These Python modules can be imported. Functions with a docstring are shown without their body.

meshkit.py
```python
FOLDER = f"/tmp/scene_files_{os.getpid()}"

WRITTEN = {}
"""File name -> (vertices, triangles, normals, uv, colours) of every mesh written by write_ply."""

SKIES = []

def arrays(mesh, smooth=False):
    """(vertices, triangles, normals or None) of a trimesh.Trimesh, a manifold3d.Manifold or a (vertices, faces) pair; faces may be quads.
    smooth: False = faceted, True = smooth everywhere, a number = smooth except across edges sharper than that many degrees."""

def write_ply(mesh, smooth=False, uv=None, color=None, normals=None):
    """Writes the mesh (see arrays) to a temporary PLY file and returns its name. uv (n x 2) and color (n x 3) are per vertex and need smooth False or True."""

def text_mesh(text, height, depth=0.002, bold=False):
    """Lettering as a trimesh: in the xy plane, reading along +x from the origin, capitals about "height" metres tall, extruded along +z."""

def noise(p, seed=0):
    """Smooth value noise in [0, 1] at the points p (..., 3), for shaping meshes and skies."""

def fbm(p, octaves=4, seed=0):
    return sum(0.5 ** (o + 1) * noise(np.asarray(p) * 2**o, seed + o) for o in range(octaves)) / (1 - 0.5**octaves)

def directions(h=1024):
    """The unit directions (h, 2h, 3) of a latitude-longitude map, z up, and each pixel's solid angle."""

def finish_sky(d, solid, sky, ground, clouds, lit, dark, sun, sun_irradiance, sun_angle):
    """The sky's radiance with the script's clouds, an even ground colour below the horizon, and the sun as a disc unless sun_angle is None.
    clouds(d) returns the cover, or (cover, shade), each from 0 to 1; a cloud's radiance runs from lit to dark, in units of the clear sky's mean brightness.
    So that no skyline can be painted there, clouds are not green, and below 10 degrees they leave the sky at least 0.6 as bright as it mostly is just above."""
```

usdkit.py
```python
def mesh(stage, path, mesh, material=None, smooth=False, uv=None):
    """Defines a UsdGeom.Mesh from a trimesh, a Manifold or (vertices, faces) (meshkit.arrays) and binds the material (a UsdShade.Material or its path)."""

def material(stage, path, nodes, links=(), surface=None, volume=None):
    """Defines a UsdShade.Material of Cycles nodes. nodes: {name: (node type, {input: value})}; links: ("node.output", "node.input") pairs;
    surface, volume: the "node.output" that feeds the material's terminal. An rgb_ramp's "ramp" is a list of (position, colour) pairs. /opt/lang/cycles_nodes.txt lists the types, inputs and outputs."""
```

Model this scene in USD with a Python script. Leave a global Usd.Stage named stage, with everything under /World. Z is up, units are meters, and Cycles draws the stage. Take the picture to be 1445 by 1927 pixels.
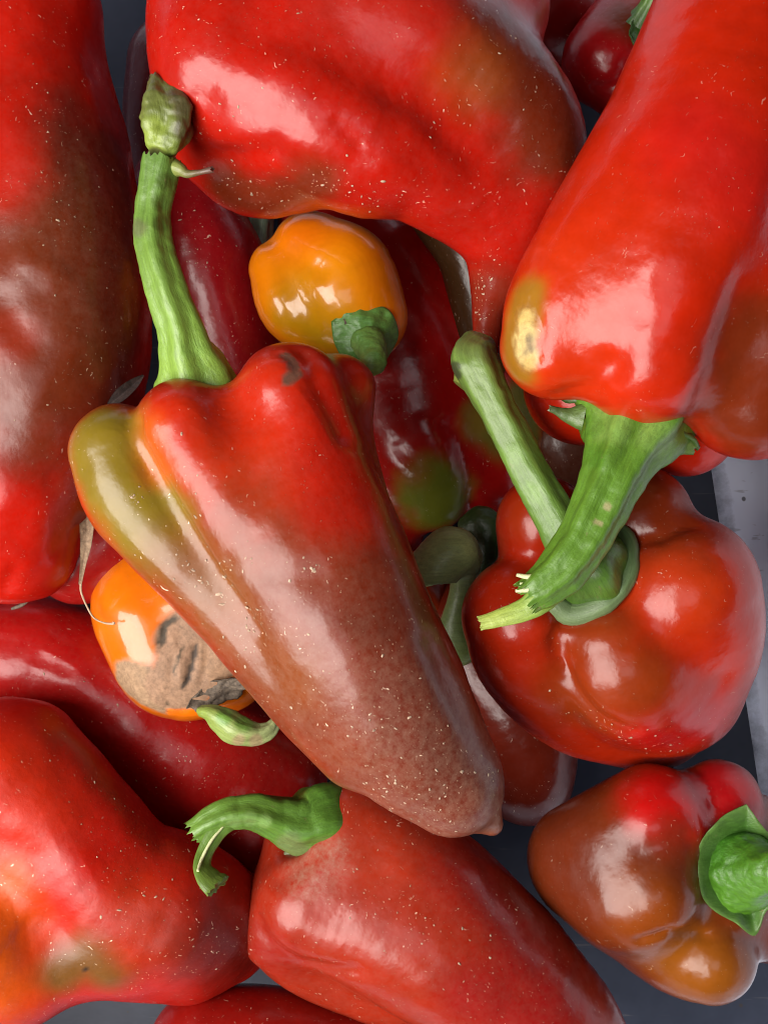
import math, random
import numpy as np
import usdkit, meshkit
from pxr import Usd, UsdGeom, UsdLux, UsdShade, Gf, Sdf, Vt

stage = Usd.Stage.CreateInMemory()
UsdGeom.SetStageUpAxis(stage, UsdGeom.Tokens.z)
UsdGeom.SetStageMetersPerUnit(stage, 1.0)
UsdGeom.Xform.Define(stage, '/World'); UsdGeom.Scope.Define(stage, '/World/Looks')
random.seed(7)
RNG = np.random.default_rng(11)

# ------------------------------------------------------------------ camera (straight above the crate, 30 cm over the top layer)
CAMH = 30.0                                   # cm
W_CM = 19.3                                   # width of the view on the plane z = 0
cam = UsdGeom.Camera.Define(stage, '/World/camera')
cam.AddTranslateOp().Set((0, 0, CAMH / 100))
FOCAL = 50.0
cam.CreateFocalLengthAttr(FOCAL)
cam.CreateHorizontalApertureAttr(FOCAL * W_CM / CAMH)
cam.CreateVerticalApertureAttr(FOCAL * W_CM / CAMH * 1024 / 767)
cam.CreateClippingRangeAttr((0.02, 50.0))
cam.CreateExposureAttr(-0.62)

# ------------------------------------------------------------------ light: a big soft window up on the left, a smaller opening above, dim surroundings
def rect_light(name, pos, target, w, h, power, color):
    l = UsdLux.RectLight.Define(stage, '/World/' + name)
    l.CreateWidthAttr(w); l.CreateHeightAttr(h); l.CreateIntensityAttr(power); l.CreateNormalizeAttr(True)
    l.CreateColorAttr(Gf.Vec3f(*color))
    m = Gf.Matrix4d(1); m.SetLookAt(Gf.Vec3d(*pos), Gf.Vec3d(*target), Gf.Vec3d(0, 1, 0))
    l.AddTransformOp().Set(m.GetInverse())
    return l
rect_light('window_light', (-0.36, -0.17, 0.47), (0, 0, 0), 0.50, 0.55, 5.2, (1.0, 0.945, 0.89))
rect_light('skylight', (0.02, -0.16, 1.4), (0, 0, 0), 0.55, 0.5, 0.9, (0.95, 0.97, 1.0))
dome = UsdLux.DomeLight.Define(stage, '/World/sky')
dome.GetPrim().SetCustomDataByKey('kind', 'structure')
dm = usdkit.material(stage, '/World/Looks/surroundings', {'b': ('background_shader', {'color': (0.75, 0.85, 1.0), 'strength': 0.002})}, surface='b.background')
UsdShade.MaterialBindingAPI.Apply(dome.GetPrim()).Bind(dm)

# ------------------------------------------------------------------ measuring: a traced point at a given height (cm) becomes a point of the crate
S = W_CM / 1445
def P(px, py, z):
    k = S * (CAMH - z) / CAMH
    return np.array([(px - 722.5) * k, (963.5 - py) * k, z])
def R(rpx, z):
    return rpx * S * (CAMH - z) / CAMH
def to_px(v):
    k = CAMH / (CAMH - v[:, 2]) / S
    return np.stack([722.5 + v[:, 0] * k, 963.5 - v[:, 1] * k], 1)

# ------------------------------------------------------------------ helpers
USED = {}
def numbered(parent, name):
    n = USED.get((parent, name), 0); USED[(parent, name)] = n + 1
    return f'{parent}/{name}' + (f'_{n:03d}' if n else '')
def thing(name, label, cat, base, group=None):
    p = numbered('/World', name)
    x = UsdGeom.Xform.Define(stage, p); x.AddTranslateOp().Set(tuple(float(c) / 100 for c in base))
    o = x.GetPrim(); o.SetCustomDataByKey('label', label); o.SetCustomDataByKey('category', cat)
    if group: o.SetCustomDataByKey('group', group)
    x.base = np.asarray(base, float)
    return (p, np.asarray(base, float))
def part(parent, name, v, f, mat, cols=None, msk=None, pc=None, label=None, smooth=True, sub=None):
    path, base = parent
    p = numbered(sub or path, name)
    m = usdkit.mesh(stage, p, ((v - base) / 100, f), mat, smooth=smooth)
    pv = UsdGeom.PrimvarsAPI(m)
    if cols is not None: pv.CreatePrimvar('col', Sdf.ValueTypeNames.Color3fArray, 'vertex').Set(Vt.Vec3fArray.FromNumpy(cols.astype(np.float32)))
    if msk is not None: pv.CreatePrimvar('msk', Sdf.ValueTypeNames.Color3fArray, 'vertex').Set(Vt.Vec3fArray.FromNumpy(msk.astype(np.float32)))
    if pc is not None: pv.CreatePrimvar('pc', Sdf.ValueTypeNames.Color3fArray, 'vertex').Set(Vt.Vec3fArray.FromNumpy(pc.astype(np.float32)))
    if label: m.GetPrim().SetCustomDataByKey('label', label)
    return p

def catmull(pts, n):
    pts = np.asarray(pts, float)
    if len(pts) == 1: return pts
    if len(pts) == 2: return pts[0] + (pts[1] - pts[0]) * np.linspace(0, 1, n + 1)[:, None]
    q = np.vstack([2 * pts[0] - pts[1], pts, 2 * pts[-1] - pts[-2]])
    out = []
    for i in range(1, len(q) - 2):
        t = np.linspace(0, 1, n, endpoint=False)[:, None]
        a, b, c, d = q[i - 1], q[i], q[i + 1], q[i + 2]
        out.append(0.5 * (2 * b + (c - a) * t + (2 * a - 5 * b + 4 * c - d) * t ** 2 + (3 * b - a - 3 * c + d) * t ** 3))
    out.append(pts[-1:])
    return np.vstack(out)

class Blob:
    """A fruit body as lobes that run together: each lobe a bent, tapering chain (cm)."""
    def __init__(self, lobes, k, cuts=(), flat=1.0):
        self.k, self.cuts = (list(k) if np.ndim(k) else [k] * len(lobes)), [(P(a, b, z).astype(np.float32), R(r, z), kk) for a, b, z, r, kk in cuts]
        self.chains = []
        for l in lobes:
            c = np.array([[*P(px, py, z), R(r, z)] for px, py, z, r in l])
            self.chains.append(catmull(c, 6).astype(np.float32))
        allc = np.vstack(self.chains)
        self.lo = (allc[:, :3] - allc[:, 3:]).min(0) - 0.35
        self.hi = (allc[:, :3] + allc[:, 3:]).max(0) + 0.35
    def chain(self, c, p):
        d = None
        if len(c) == 1: return np.sqrt(((p - c[0, :3]) ** 2).sum(1)) - c[0, 3]
        for i in range(len(c) - 1):
            a, b = c[i, :3], c[i + 1, :3]; ab = b - a
            q = p - a
            t = np.clip(q @ ab / max(float(ab @ ab), 1e-9), 0, 1)
            q = q - t[:, None] * ab
            e = np.sqrt(np.einsum('ij,ij->i', q, q)) - (c[i, 3] + t * (c[i + 1, 3] - c[i, 3]))
            d = e if d is None else np.minimum(d, e)
        return d
    def sd(self, p):
        p = p.astype(np.float32); d = None
        for c, kk in zip(self.chains, self.k):
            e = self.chain(c, p)
            if d is None: d = e
            else:
                h = np.maximum(kk - np.abs(d - e), 0) / kk
                d = np.minimum(d, e) - h * h * kk * 0.25
        for c, r, k in self.cuts:
            e = r - np.sqrt(((p - c) ** 2).sum(1))
            h = np.maximum(k - np.abs(d - e), 0) / k
            d = np.maximum(d, e) + h * h * k * 0.25
        return d
    def grad(self, p, e=0.02):
        T = np.array([[1, -1, -1], [-1, -1, 1], [-1, 1, -1], [1, 1, 1]], np.float32)
        g = sum(t * self.sd(p + e * t)[:, None] for t in T)
        return g / np.maximum(np.linalg.norm(g, axis=1, keepdims=True), 1e-9)
    def project(self, p, off=0.0, n=6):
        p = np.array(p, np.float32)
        for _ in range(n): p = p - (self.sd(p) - off)[:, None] * self.grad(p)
        return p
    def clip(self, lo, hi):
        self.lo = np.maximum(self.lo, lo); self.hi = np.minimum(self.hi, hi)
        return self
    def mesh(self, h=0.11):
        F = 4
        n = np.ceil((self.hi - self.lo) / (h * F)).astype(int) + 1
        g = [self.lo[i] + h * F * np.arange(n[i]) for i in range(3)]
        co = np.stack(np.meshgrid(*g, indexing='ij'), -1).reshape(-1, 3)
        dc = self.sd(co).reshape(n)
        near = np.abs(dc) < h * F * 1.9
        up = lambda a: a.repeat(F, 0).repeat(F, 1).repeat(F, 2)
        d, m = up(dc), up(near)
        ii = np.argwhere(m)
        off = self.lo - h * (F // 2) + 0.0
        d[m] = self.sd(off + h * ii)
        # surface nets
        s = d < 0
        nx, ny, nz = [k - 1 for k in s.shape]
        cnt = np.zeros((nx, ny, nz), np.int8)
        for a in (0, 1):
            for b in (0, 1):
                for c in (0, 1): cnt += s[a:a + nx, b:b + ny, c:c + nz]
        cell = (cnt > 0) & (cnt < 8)
        idx = -np.ones(cell.shape, np.int64); ci = np.argwhere(cell); idx[cell] = np.arange(len(ci))
        acc = np.zeros((len(ci), 3)); num = np.zeros(len(ci))
        cor = [(a, b, c) for a in (0, 1) for b in (0, 1) for c in (0, 1)]
        for u in cor:
            for ax in range(3):
                if u[ax]: continue
                w = list(u); w[ax] = 1
                da, db = d[tuple((ci + u).T)], d[tuple((ci + w).T)]
                x = (da < 0) != (db < 0)
                t = np.where(x, da / np.where(x, da - db, 1), 0)
                pt = np.array(u, float)[None].repeat(len(ci), 0); pt[:, ax] = t
                acc[x] += pt[x]; num += x
        v = off + h * (ci + acc / num[:, None])
        faces = []
        for ax in range(3):
            o1, o2 = [(1, 2), (2, 0), (0, 1)][ax]
            a = np.moveaxis(s, ax, 0)
            e = np.argwhere(np.moveaxis(a[:-1] != a[1:], 0, ax))
            ok = (e[:, o1] > 0) & (e[:, o2] > 0) & (e[:, o1] < cell.shape[o1]) & (e[:, o2] < cell.shape[o2])
            e = e[ok]
            q = []
            for k1, k2 in ((-1, -1), (0, -1), (0, 0), (-1, 0)):
                c = e.copy(); c[:, o1] += k1; c[:, o2] += k2; q.append(idx[tuple(c.T)])
            q = np.stack(q, 1)
            flip = ~s[tuple(e.T)]
            q[flip] = q[flip][:, ::-1]
            faces.append(q)
        f = np.vstack(faces); f = f[(f >= 0).all(1)]
        v = self.project(v, n=2).astype(float)
        return v, np.vstack([f[:, [0, 1, 2]], f[:, [0, 2, 3]]])

def seg_dist(p, line):
    line = np.asarray(line, float)
    if len(line) == 1: return np.linalg.norm(p - line[0], axis=1)
    d = np.full(len(p), 1e9)
    for a, b in zip(line[:-1], line[1:]):
        ab = b - a; t = np.clip((p - a) @ ab / max(ab @ ab, 1e-9), 0, 1)
        d = np.minimum(d, np.linalg.norm(p - a - t[:, None] * ab, axis=1))
    return d
def on_top(v, px, pts):
    """The points of the surface seen at the traced points."""
    out = []
    for a, b in pts:
        r = np.hypot(px[:, 0] - a, px[:, 1] - b)
        c = np.where(r < 12)[0]
        out.append(v[c[np.argmax(v[c, 2])]] if len(c) else v[np.argmin(r)])
    return np.array(out)
def smoothstep(x): x = np.clip(x, 0, 1); return x * x * (3 - 2 * x)

# ------------------------------------------------------------------ materials
def skin_material(name, rough=0.23, coat=0.05, coat_rough=0.12, fleck=1.0, relief=0.32):
    N = {
        'col': ('attribute', {'attribute': 'col'}), 'msk': ('attribute', {'attribute': 'msk'}), 'pc': ('attribute', {'attribute': 'pc'}),
        'sep': ('separate_color', {'color_type': 'rgb'}),
        # colour: soft mottling
        'mot': ('noise_texture', {'scale': 0.9, 'detail': 4.0, 'roughness': 0.6}),
        'motr': ('map_range', {'from_min': 0.3, 'from_max': 0.7, 'to_min': 0.88, 'to_max': 1.10, 'clamp': True}),
        'hsv': ('hsv', {'hue': 0.5, 'saturation': 1.0, 'fac': 1.0}),
        # flecks: short pale scratches and grains, drawn out along the fruit
        'wob': ('noise_texture', {'scale': 2.2, 'detail': 2.0}),
        'wobs': ('vector_math', {'math_type': 'multiply_add', 'vector2': (0.9, 0.9, 0.9)}),
        'st1': ('mapping', {'scale': (1.1, 4.2, 4.2)}),
        'v1': ('voronoi_texture', {'scale': 1.0, 'randomness': 1.0}),
        'v1c': ('separate_color', {'color_type': 'rgb'}),
        'v1r': ('map_range', {'from_min': 0.0, 'from_max': 1.0, 'to_min': -0.34, 'to_max': 0.13}),
        'v1t': ('math', {'math_type': 'subtract'}), 'v1m': ('map_range', {'from_min': 0.0, 'from_max': 0.05, 'to_min': 0.0, 'to_max': 1.0, 'clamp': True}),
        'st2': ('mapping', {'scale': (6.0, 13.0, 13.0)}),
        'v2': ('voronoi_texture', {'scale': 1.0, 'randomness': 1.0}),
        'v2c': ('separate_color', {'color_type': 'rgb'}),
        'v2r': ('map_range', {'from_min': 0.0, 'from_max': 1.0, 'to_min': -0.24, 'to_max': 0.25}),
        'v2t': ('math', {'math_type': 'subtract'}), 'v2m': ('map_range', {'from_min': 0.0, 'from_max': 0.05, 'to_min': 0.0, 'to_max': 1.0, 'clamp': True}),
        'clump': ('noise_texture', {'scale': 0.8, 'detail': 3.0}),
        'clr': ('map_range', {'from_min': 0.42, 'from_max': 0.62, 'to_min': 0.0, 'to_max': 1.0, 'clamp': True}),
        'fmax': ('math', {'math_type': 'maximum'}), 'fm1': ('math', {'math_type': 'multiply'}),
        'fm2': ('math', {'math_type': 'multiply', 'use_clamp': True}), 'fm3': ('math', {'math_type': 'multiply', 'value2': 0.8 * fleck}),
        # thin film of dust
        'film': ('noise_texture', {'scale': 5.0, 'detail': 9.0, 'roughness': 0.82}),
        'filmr': ('map_range', {'from_min': 0.36, 'from_max': 0.80, 'to_min': 0.0, 'to_max': 1.0, 'clamp': True}),
        'filmm': ('math', {'math_type': 'multiply'}),
        'mixf': ('mix_color', {'b': (0.30, 0.185, 0.13)}), 'mixk': ('mix_color', {'b': (0.80, 0.62, 0.46)}),
        'dry': ('noise_texture', {'scale': 7.0, 'detail': 8.0, 'roughness': 0.78, 'distortion': 0.2}),
        'dryr': ('map_range', {'from_min': 0.3, 'from_max': 0.7, 'to_min': -0.42, 'to_max': 0.42, 'clamp': True}),
        'drym': ('math', {'math_type': 'multiply'}), 'drya': ('math', {'math_type': 'add', 'value2': 1.0}), 'dryb': ('math', {'math_type': 'multiply_add', 'value2': 0.7}),
        'hsv2': ('hsv', {'hue': 0.5, 'saturation': 1.0, 'fac': 1.0}),
        # gloss
        'rn': ('noise_texture', {'scale': 1.6, 'detail': 5.0, 'roughness': 0.65}),
        'rr': ('map_range', {'from_min': 0.3, 'from_max': 0.7, 'to_min': rough - 0.05, 'to_max': rough + 0.09, 'clamp': True}),
        'ra': ('math', {'math_type': 'multiply_add', 'value2': 0.45}), 'ra2': ('math', {'math_type': 'multiply_add', 'value2': 0.15, 'use_clamp': True}),
        'ci': ('math', {'math_type': 'subtract', 'value1': 1.0, 'use_clamp': True}), 'cw': ('math', {'math_type': 'multiply', 'value2': coat}),
        # relief
        'b1': ('noise_texture', {'scale': 1.5, 'detail': 3.0, 'roughness': 0.5}),
        'st3': ('mapping', {'scale': (3.0, 12.0, 12.0)}),
        'b2': ('noise_texture', {'scale': 1.0, 'detail': 3.0, 'roughness': 0.6}),
        'bs': ('math', {'math_type': 'multiply_add', 'value2': 0.06}), 'bf': ('math', {'math_type': 'multiply_add', 'value2': 0.12}),
        'bump': ('bump', {'strength': relief, 'distance': 0.0008}),
        'p': ('principled_bsdf', {'coat_roughness': coat_rough, 'coat_ior': 1.5, 'specular_ior_level': 0.34, 'subsurface_weight': 0.0}),
    }
    L = [('msk.color', 'sep.color'), ('pc.vector', 'mot.vector'), ('mot.fac', 'motr.value'), ('col.color', 'hsv.color'), ('motr.result', 'hsv.value'),
         ('pc.vector', 'wob.vector'), ('wob.color', 'wobs.vector1'), ('pc.vector', 'wobs.vector3'),
         ('wobs.vector', 'st1.vector'), ('st1.vector', 'v1.vector'), ('v1.color', 'v1c.color'), ('v1c.r', 'v1r.value'), ('v1r.result', 'v1t.value1'), ('v1.distance', 'v1t.value2'), ('v1t.value', 'v1m.value'),
         ('wobs.vector', 'st2.vector'), ('st2.vector', 'v2.vector'), ('v2.color', 'v2c.color'), ('v2c.r', 'v2r.value'), ('v2r.result', 'v2t.value1'), ('v2.distance', 'v2t.value2'), ('v2t.value', 'v2m.value'),
         ('v1m.result', 'fmax.value1'), ('v2m.result', 'fmax.value2'), ('pc.vector', 'clump.vector'), ('clump.fac', 'clr.value'),
         ('fmax.value', 'fm1.value1'), ('clr.result', 'fm1.value2'), ('fm1.value', 'fm2.value1'), ('sep.r', 'fm2.value2'), ('fm2.value', 'fm3.value1'),
         ('pc.vector', 'film.vector'), ('film.fac', 'filmr.value'), ('filmr.result', 'filmm.value1'), ('sep.g', 'filmm.value2'),
         ('pc.vector', 'dry.vector'), ('dry.fac', 'dryr.value'), ('dryr.result', 'drym.value1'), ('sep.b', 'drym.value2'), ('drym.value', 'drya.value1'), ('drya.value', 'hsv2.value'), ('hsv.color', 'hsv2.color'), ('hsv2.color', 'mixf.a'), ('drym.value', 'dryb.value1'), ('filmm.value', 'mixf.fac'), ('mixf.result', 'mixk.a'), ('fm3.value', 'mixk.fac'), ('mixk.result', 'p.base_color'),
         ('pc.vector', 'rn.vector'), ('rn.fac', 'rr.value'), ('sep.b', 'ra.value1'), ('rr.result', 'ra.value3'), ('sep.g', 'ra2.value1'), ('ra.value', 'ra2.value3'), ('ra2.value', 'p.roughness'),
         ('sep.b', 'ci.value2'), ('ci.value', 'cw.value1'), ('cw.value', 'p.coat_weight'),
         ('pc.vector', 'b1.vector'), ('wobs.vector', 'st3.vector'), ('st3.vector', 'b2.vector'), ('b2.fac', 'bs.value1'), ('b1.fac', 'bs.value3'),
         ('fm3.value', 'bf.value1'), ('bs.value', 'bf.value3'), ('bf.value', 'dryb.value3'), ('dryb.value', 'bump.height'), ('bump.normal', 'p.normal'), ('bump.normal', 'p.coat_normal')]
    return usdkit.material(stage, '/World/Looks/' + name, N, L, surface='p.BSDF')
SKIN = skin_material('pepper_skin')
SKIN_ORANGE = skin_material('orange_pepper_skin', rough=0.22, coat=0.5, coat_rough=0.07, fleck=0.3, relief=0.05)

def stem_material(name):
    N = {'col': ('attribute', {'attribute': 'col'}), 'pc': ('attribute', {'attribute': 'pc'}),
         'st': ('mapping', {'scale': (1.1, 13.0, 13.0)}), 'n1': ('noise_texture', {'scale': 1.0, 'detail': 5.0, 'roughness': 0.65}),
         'r1': ('map_range', {'from_min': 0.3, 'from_max': 0.7, 'to_min': 0.78, 'to_max': 1.25, 'clamp': True}), 'h': ('hsv', {'hue': 0.5, 'saturation': 1.0, 'fac': 1.0}),
         'n2': ('noise_texture', {'scale': 14.0, 'detail': 3.0, 'roughness': 0.6}),
         'n3': ('noise_texture', {'scale': 3.0, 'detail': 5.0, 'roughness': 0.7}), 'r3': ('map_range', {'from_min': 0.66, 'from_max': 0.72, 'to_min': 0.0, 'to_max': 0.8, 'clamp': True}),
         'mx': ('mix_color', {'b': (0.20, 0.15, 0.08)}),
         'n4': ('voronoi_texture', {'scale': 26.0}), 'r4': ('map_range', {'from_min': 0.12, 'from_max': 0.25, 'to_min': 0.55, 'to_max': 0.0, 'clamp': True}), 'm4': ('mix_color', {'b': (0.03, 0.06, 0.015)}),
         'bs': ('math', {'math_type': 'multiply_add', 'value2': 0.5}), 'bump': ('bump', {'strength': 0.4, 'distance': 0.0005}),
         'p': ('principled_bsdf', {'roughness': 0.42, 'coat_weight': 0.12, 'coat_roughness': 0.25})}
    L = [('pc.vector', 'st.vector'), ('st.vector', 'n1.vector'), ('n1.fac', 'r1.value'), ('col.color', 'h.color'), ('r1.result', 'h.value'),
         ('pc.vector', 'n3.vector'), ('n3.fac', 'r3.value'), ('h.color', 'mx.a'), ('r3.result', 'mx.fac'), ('pc.vector', 'n2.vector'),
         ('pc.vector', 'n4.vector'), ('n4.distance', 'r4.value'), ('mx.result', 'm4.a'), ('r4.result', 'm4.fac'), ('m4.result', 'p.base_color'),
         ('n2.fac', 'bs.value1'), ('n1.fac', 'bs.value3'), ('bs.value', 'bump.height'), ('bump.normal', 'p.normal')]
    return usdkit.material(stage, '/World/Looks/' + name, N, L, surface='p.BSDF')
STEM = stem_material('green_stem')
def dry_material(name, a, b, rough=0.8):
    return usdkit.material(stage, '/World/Looks/' + name, {
        'tc': ('texture_coordinate', {}), 'n': ('noise_texture', {'scale': 900.0, 'detail': 5.0, 'roughness': 0.7}),
        'r': ('rgb_ramp', {'ramp': [(0.3, a), (0.7, b)]}), 'bump': ('bump', {'strength': 0.6, 'distance': 0.0005}), 'p': ('principled_bsdf', {'roughness': rough})},
        [('tc.object', 'n.vector'), ('n.fac', 'r.fac'), ('r.color', 'p.base_color'), ('n.fac', 'bump.height'), ('bump.normal', 'p.normal')], surface='p.BSDF')
DRY = dry_material('dry_leaf', (0.10, 0.06, 0.035), (0.30, 0.20, 0.12))
DARKDRY = dry_material('withered_calyx', (0.035, 0.025, 0.018), (0.16, 0.12, 0.085))
PALE = dry_material('torn_stem_fibre', (0.45, 0.50, 0.22), (0.70, 0.72, 0.42), 0.6)

# palette (linear)
RED = (0.37, 0.0055, 0.0012); DEEP = (0.26, 0.002, 0.004); ORED = (0.40, 0.014, 0.0016); BROWN = (0.066, 0.0062, 0.002); RBROWN = (0.18, 0.014, 0.004)
OLIVE = (0.17, 0.115, 0.008); ORANGE = (0.60, 0.15, 0.002); YEL = (0.60, 0.28, 0.004); GREEN = (0.085, 0.19, 0.018); DGREEN = (0.028, 0.07, 0.010); LGREEN = (0.19, 0.32, 0.045)
GOLD = (0.50, 0.33, 0.08); BRORANGE = (0.26, 0.06, 0.005); SCAB = (0.13, 0.05, 0.03)

# ------------------------------------------------------------------ builders
def pepper(name, label, lobes, k=0.5, h=0.11, base=RED, paint=(), sculpt=(), cuts=(), axis=None, fleck=0.6, film=0.1, film_paint=(), fleck_paint=(), matte_paint=(), lump=0.05, mat=None, seed=0, clip=None, bodylabel=None):
    b = Blob(lobes, k, cuts)
    if clip is not None: b.clip(*clip)
    v, f = b.mesh(h)
    nrm = b.grad(v)
    px = to_px(v)
    # natural unevenness of the skin
    v0 = v.copy()
    v += nrm * ((meshkit.fbm(v0 * 0.42 + seed * 3.1, 3, seed) - 0.5) * lump * 3.2 + (meshkit.fbm(v0 * 1.15 + 7.7, 2, seed + 9) - 0.5) * lump * 0.85)[:, None]
    vis = nrm[:, 2] > -0.5
    for pts, rad, amt in sculpt:                # dents (negative) and bulges along a traced line
        l = on_top(v, px, pts); r = R(rad, l[:, 2].mean())
        d = seg_dist(v, l)
        v += nrm * (amt * np.exp(-(d / r) ** 2) * vis)[:, None]
    cen = b.chains[0][:, :3].mean(0)
    a = b.chains[0][-1, :3] - b.chains[0][0, :3] if axis is None else P(axis[2], axis[3], 0) - P(axis[0], axis[1], 0)
    a = a / np.linalg.norm(a); u = np.cross(a, [0, 0, 1.0]); u /= np.linalg.norm(u); w = np.cross(a, u)
    pc = (v0 - cen) @ np.stack([a, u, w]).T + seed * 13.7
    cols = np.tile(np.array(base, float), (len(v), 1)); nz = meshkit.fbm(v0 * 0.9 + seed, 4, seed + 3) - 0.5; nz2 = meshkit.fbm(v0 * 3.1 + seed, 3, seed + 5) - 0.5
    def weight(pts, rad, soft, wob=0.8):
        l = on_top(v0, px, pts); r = R(rad, l[:, 2].mean())
        d = seg_dist(v0, l) / r + nz * wob + nz2 * wob * 0.35
        return smoothstep((1 + soft - d) / (2 * soft))
    for pts, rad, col, soft, stren in paint:
        wgt = (weight(pts, rad, soft) * stren)[:, None]
        cols = cols * (1 - wgt) + np.array(col) * wgt
    msk = np.zeros((len(v), 3)); msk[:, 0] = fleck; msk[:, 1] = film
    for ch, lst in ((0, fleck_paint), (1, film_paint), (2, matte_paint)):
        for pts, rad, val, soft in lst:
            wgt = weight(pts, rad, soft); msk[:, ch] = msk[:, ch] * (1 - wgt) + val * wgt
    lo = v.min(0); c = (v.min(0) + v.max(0)) / 2
    t = thing(name, label, 'pepper', (c[0], c[1], lo[2]), 'peppers heaped in the crate')
    part(t, 'body', v, f, mat or SKIN, cols, msk, pc, label=bodylabel)
    SURF[t[0]] = (cKDTree(v), v, nrm)
    return t, b

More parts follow.
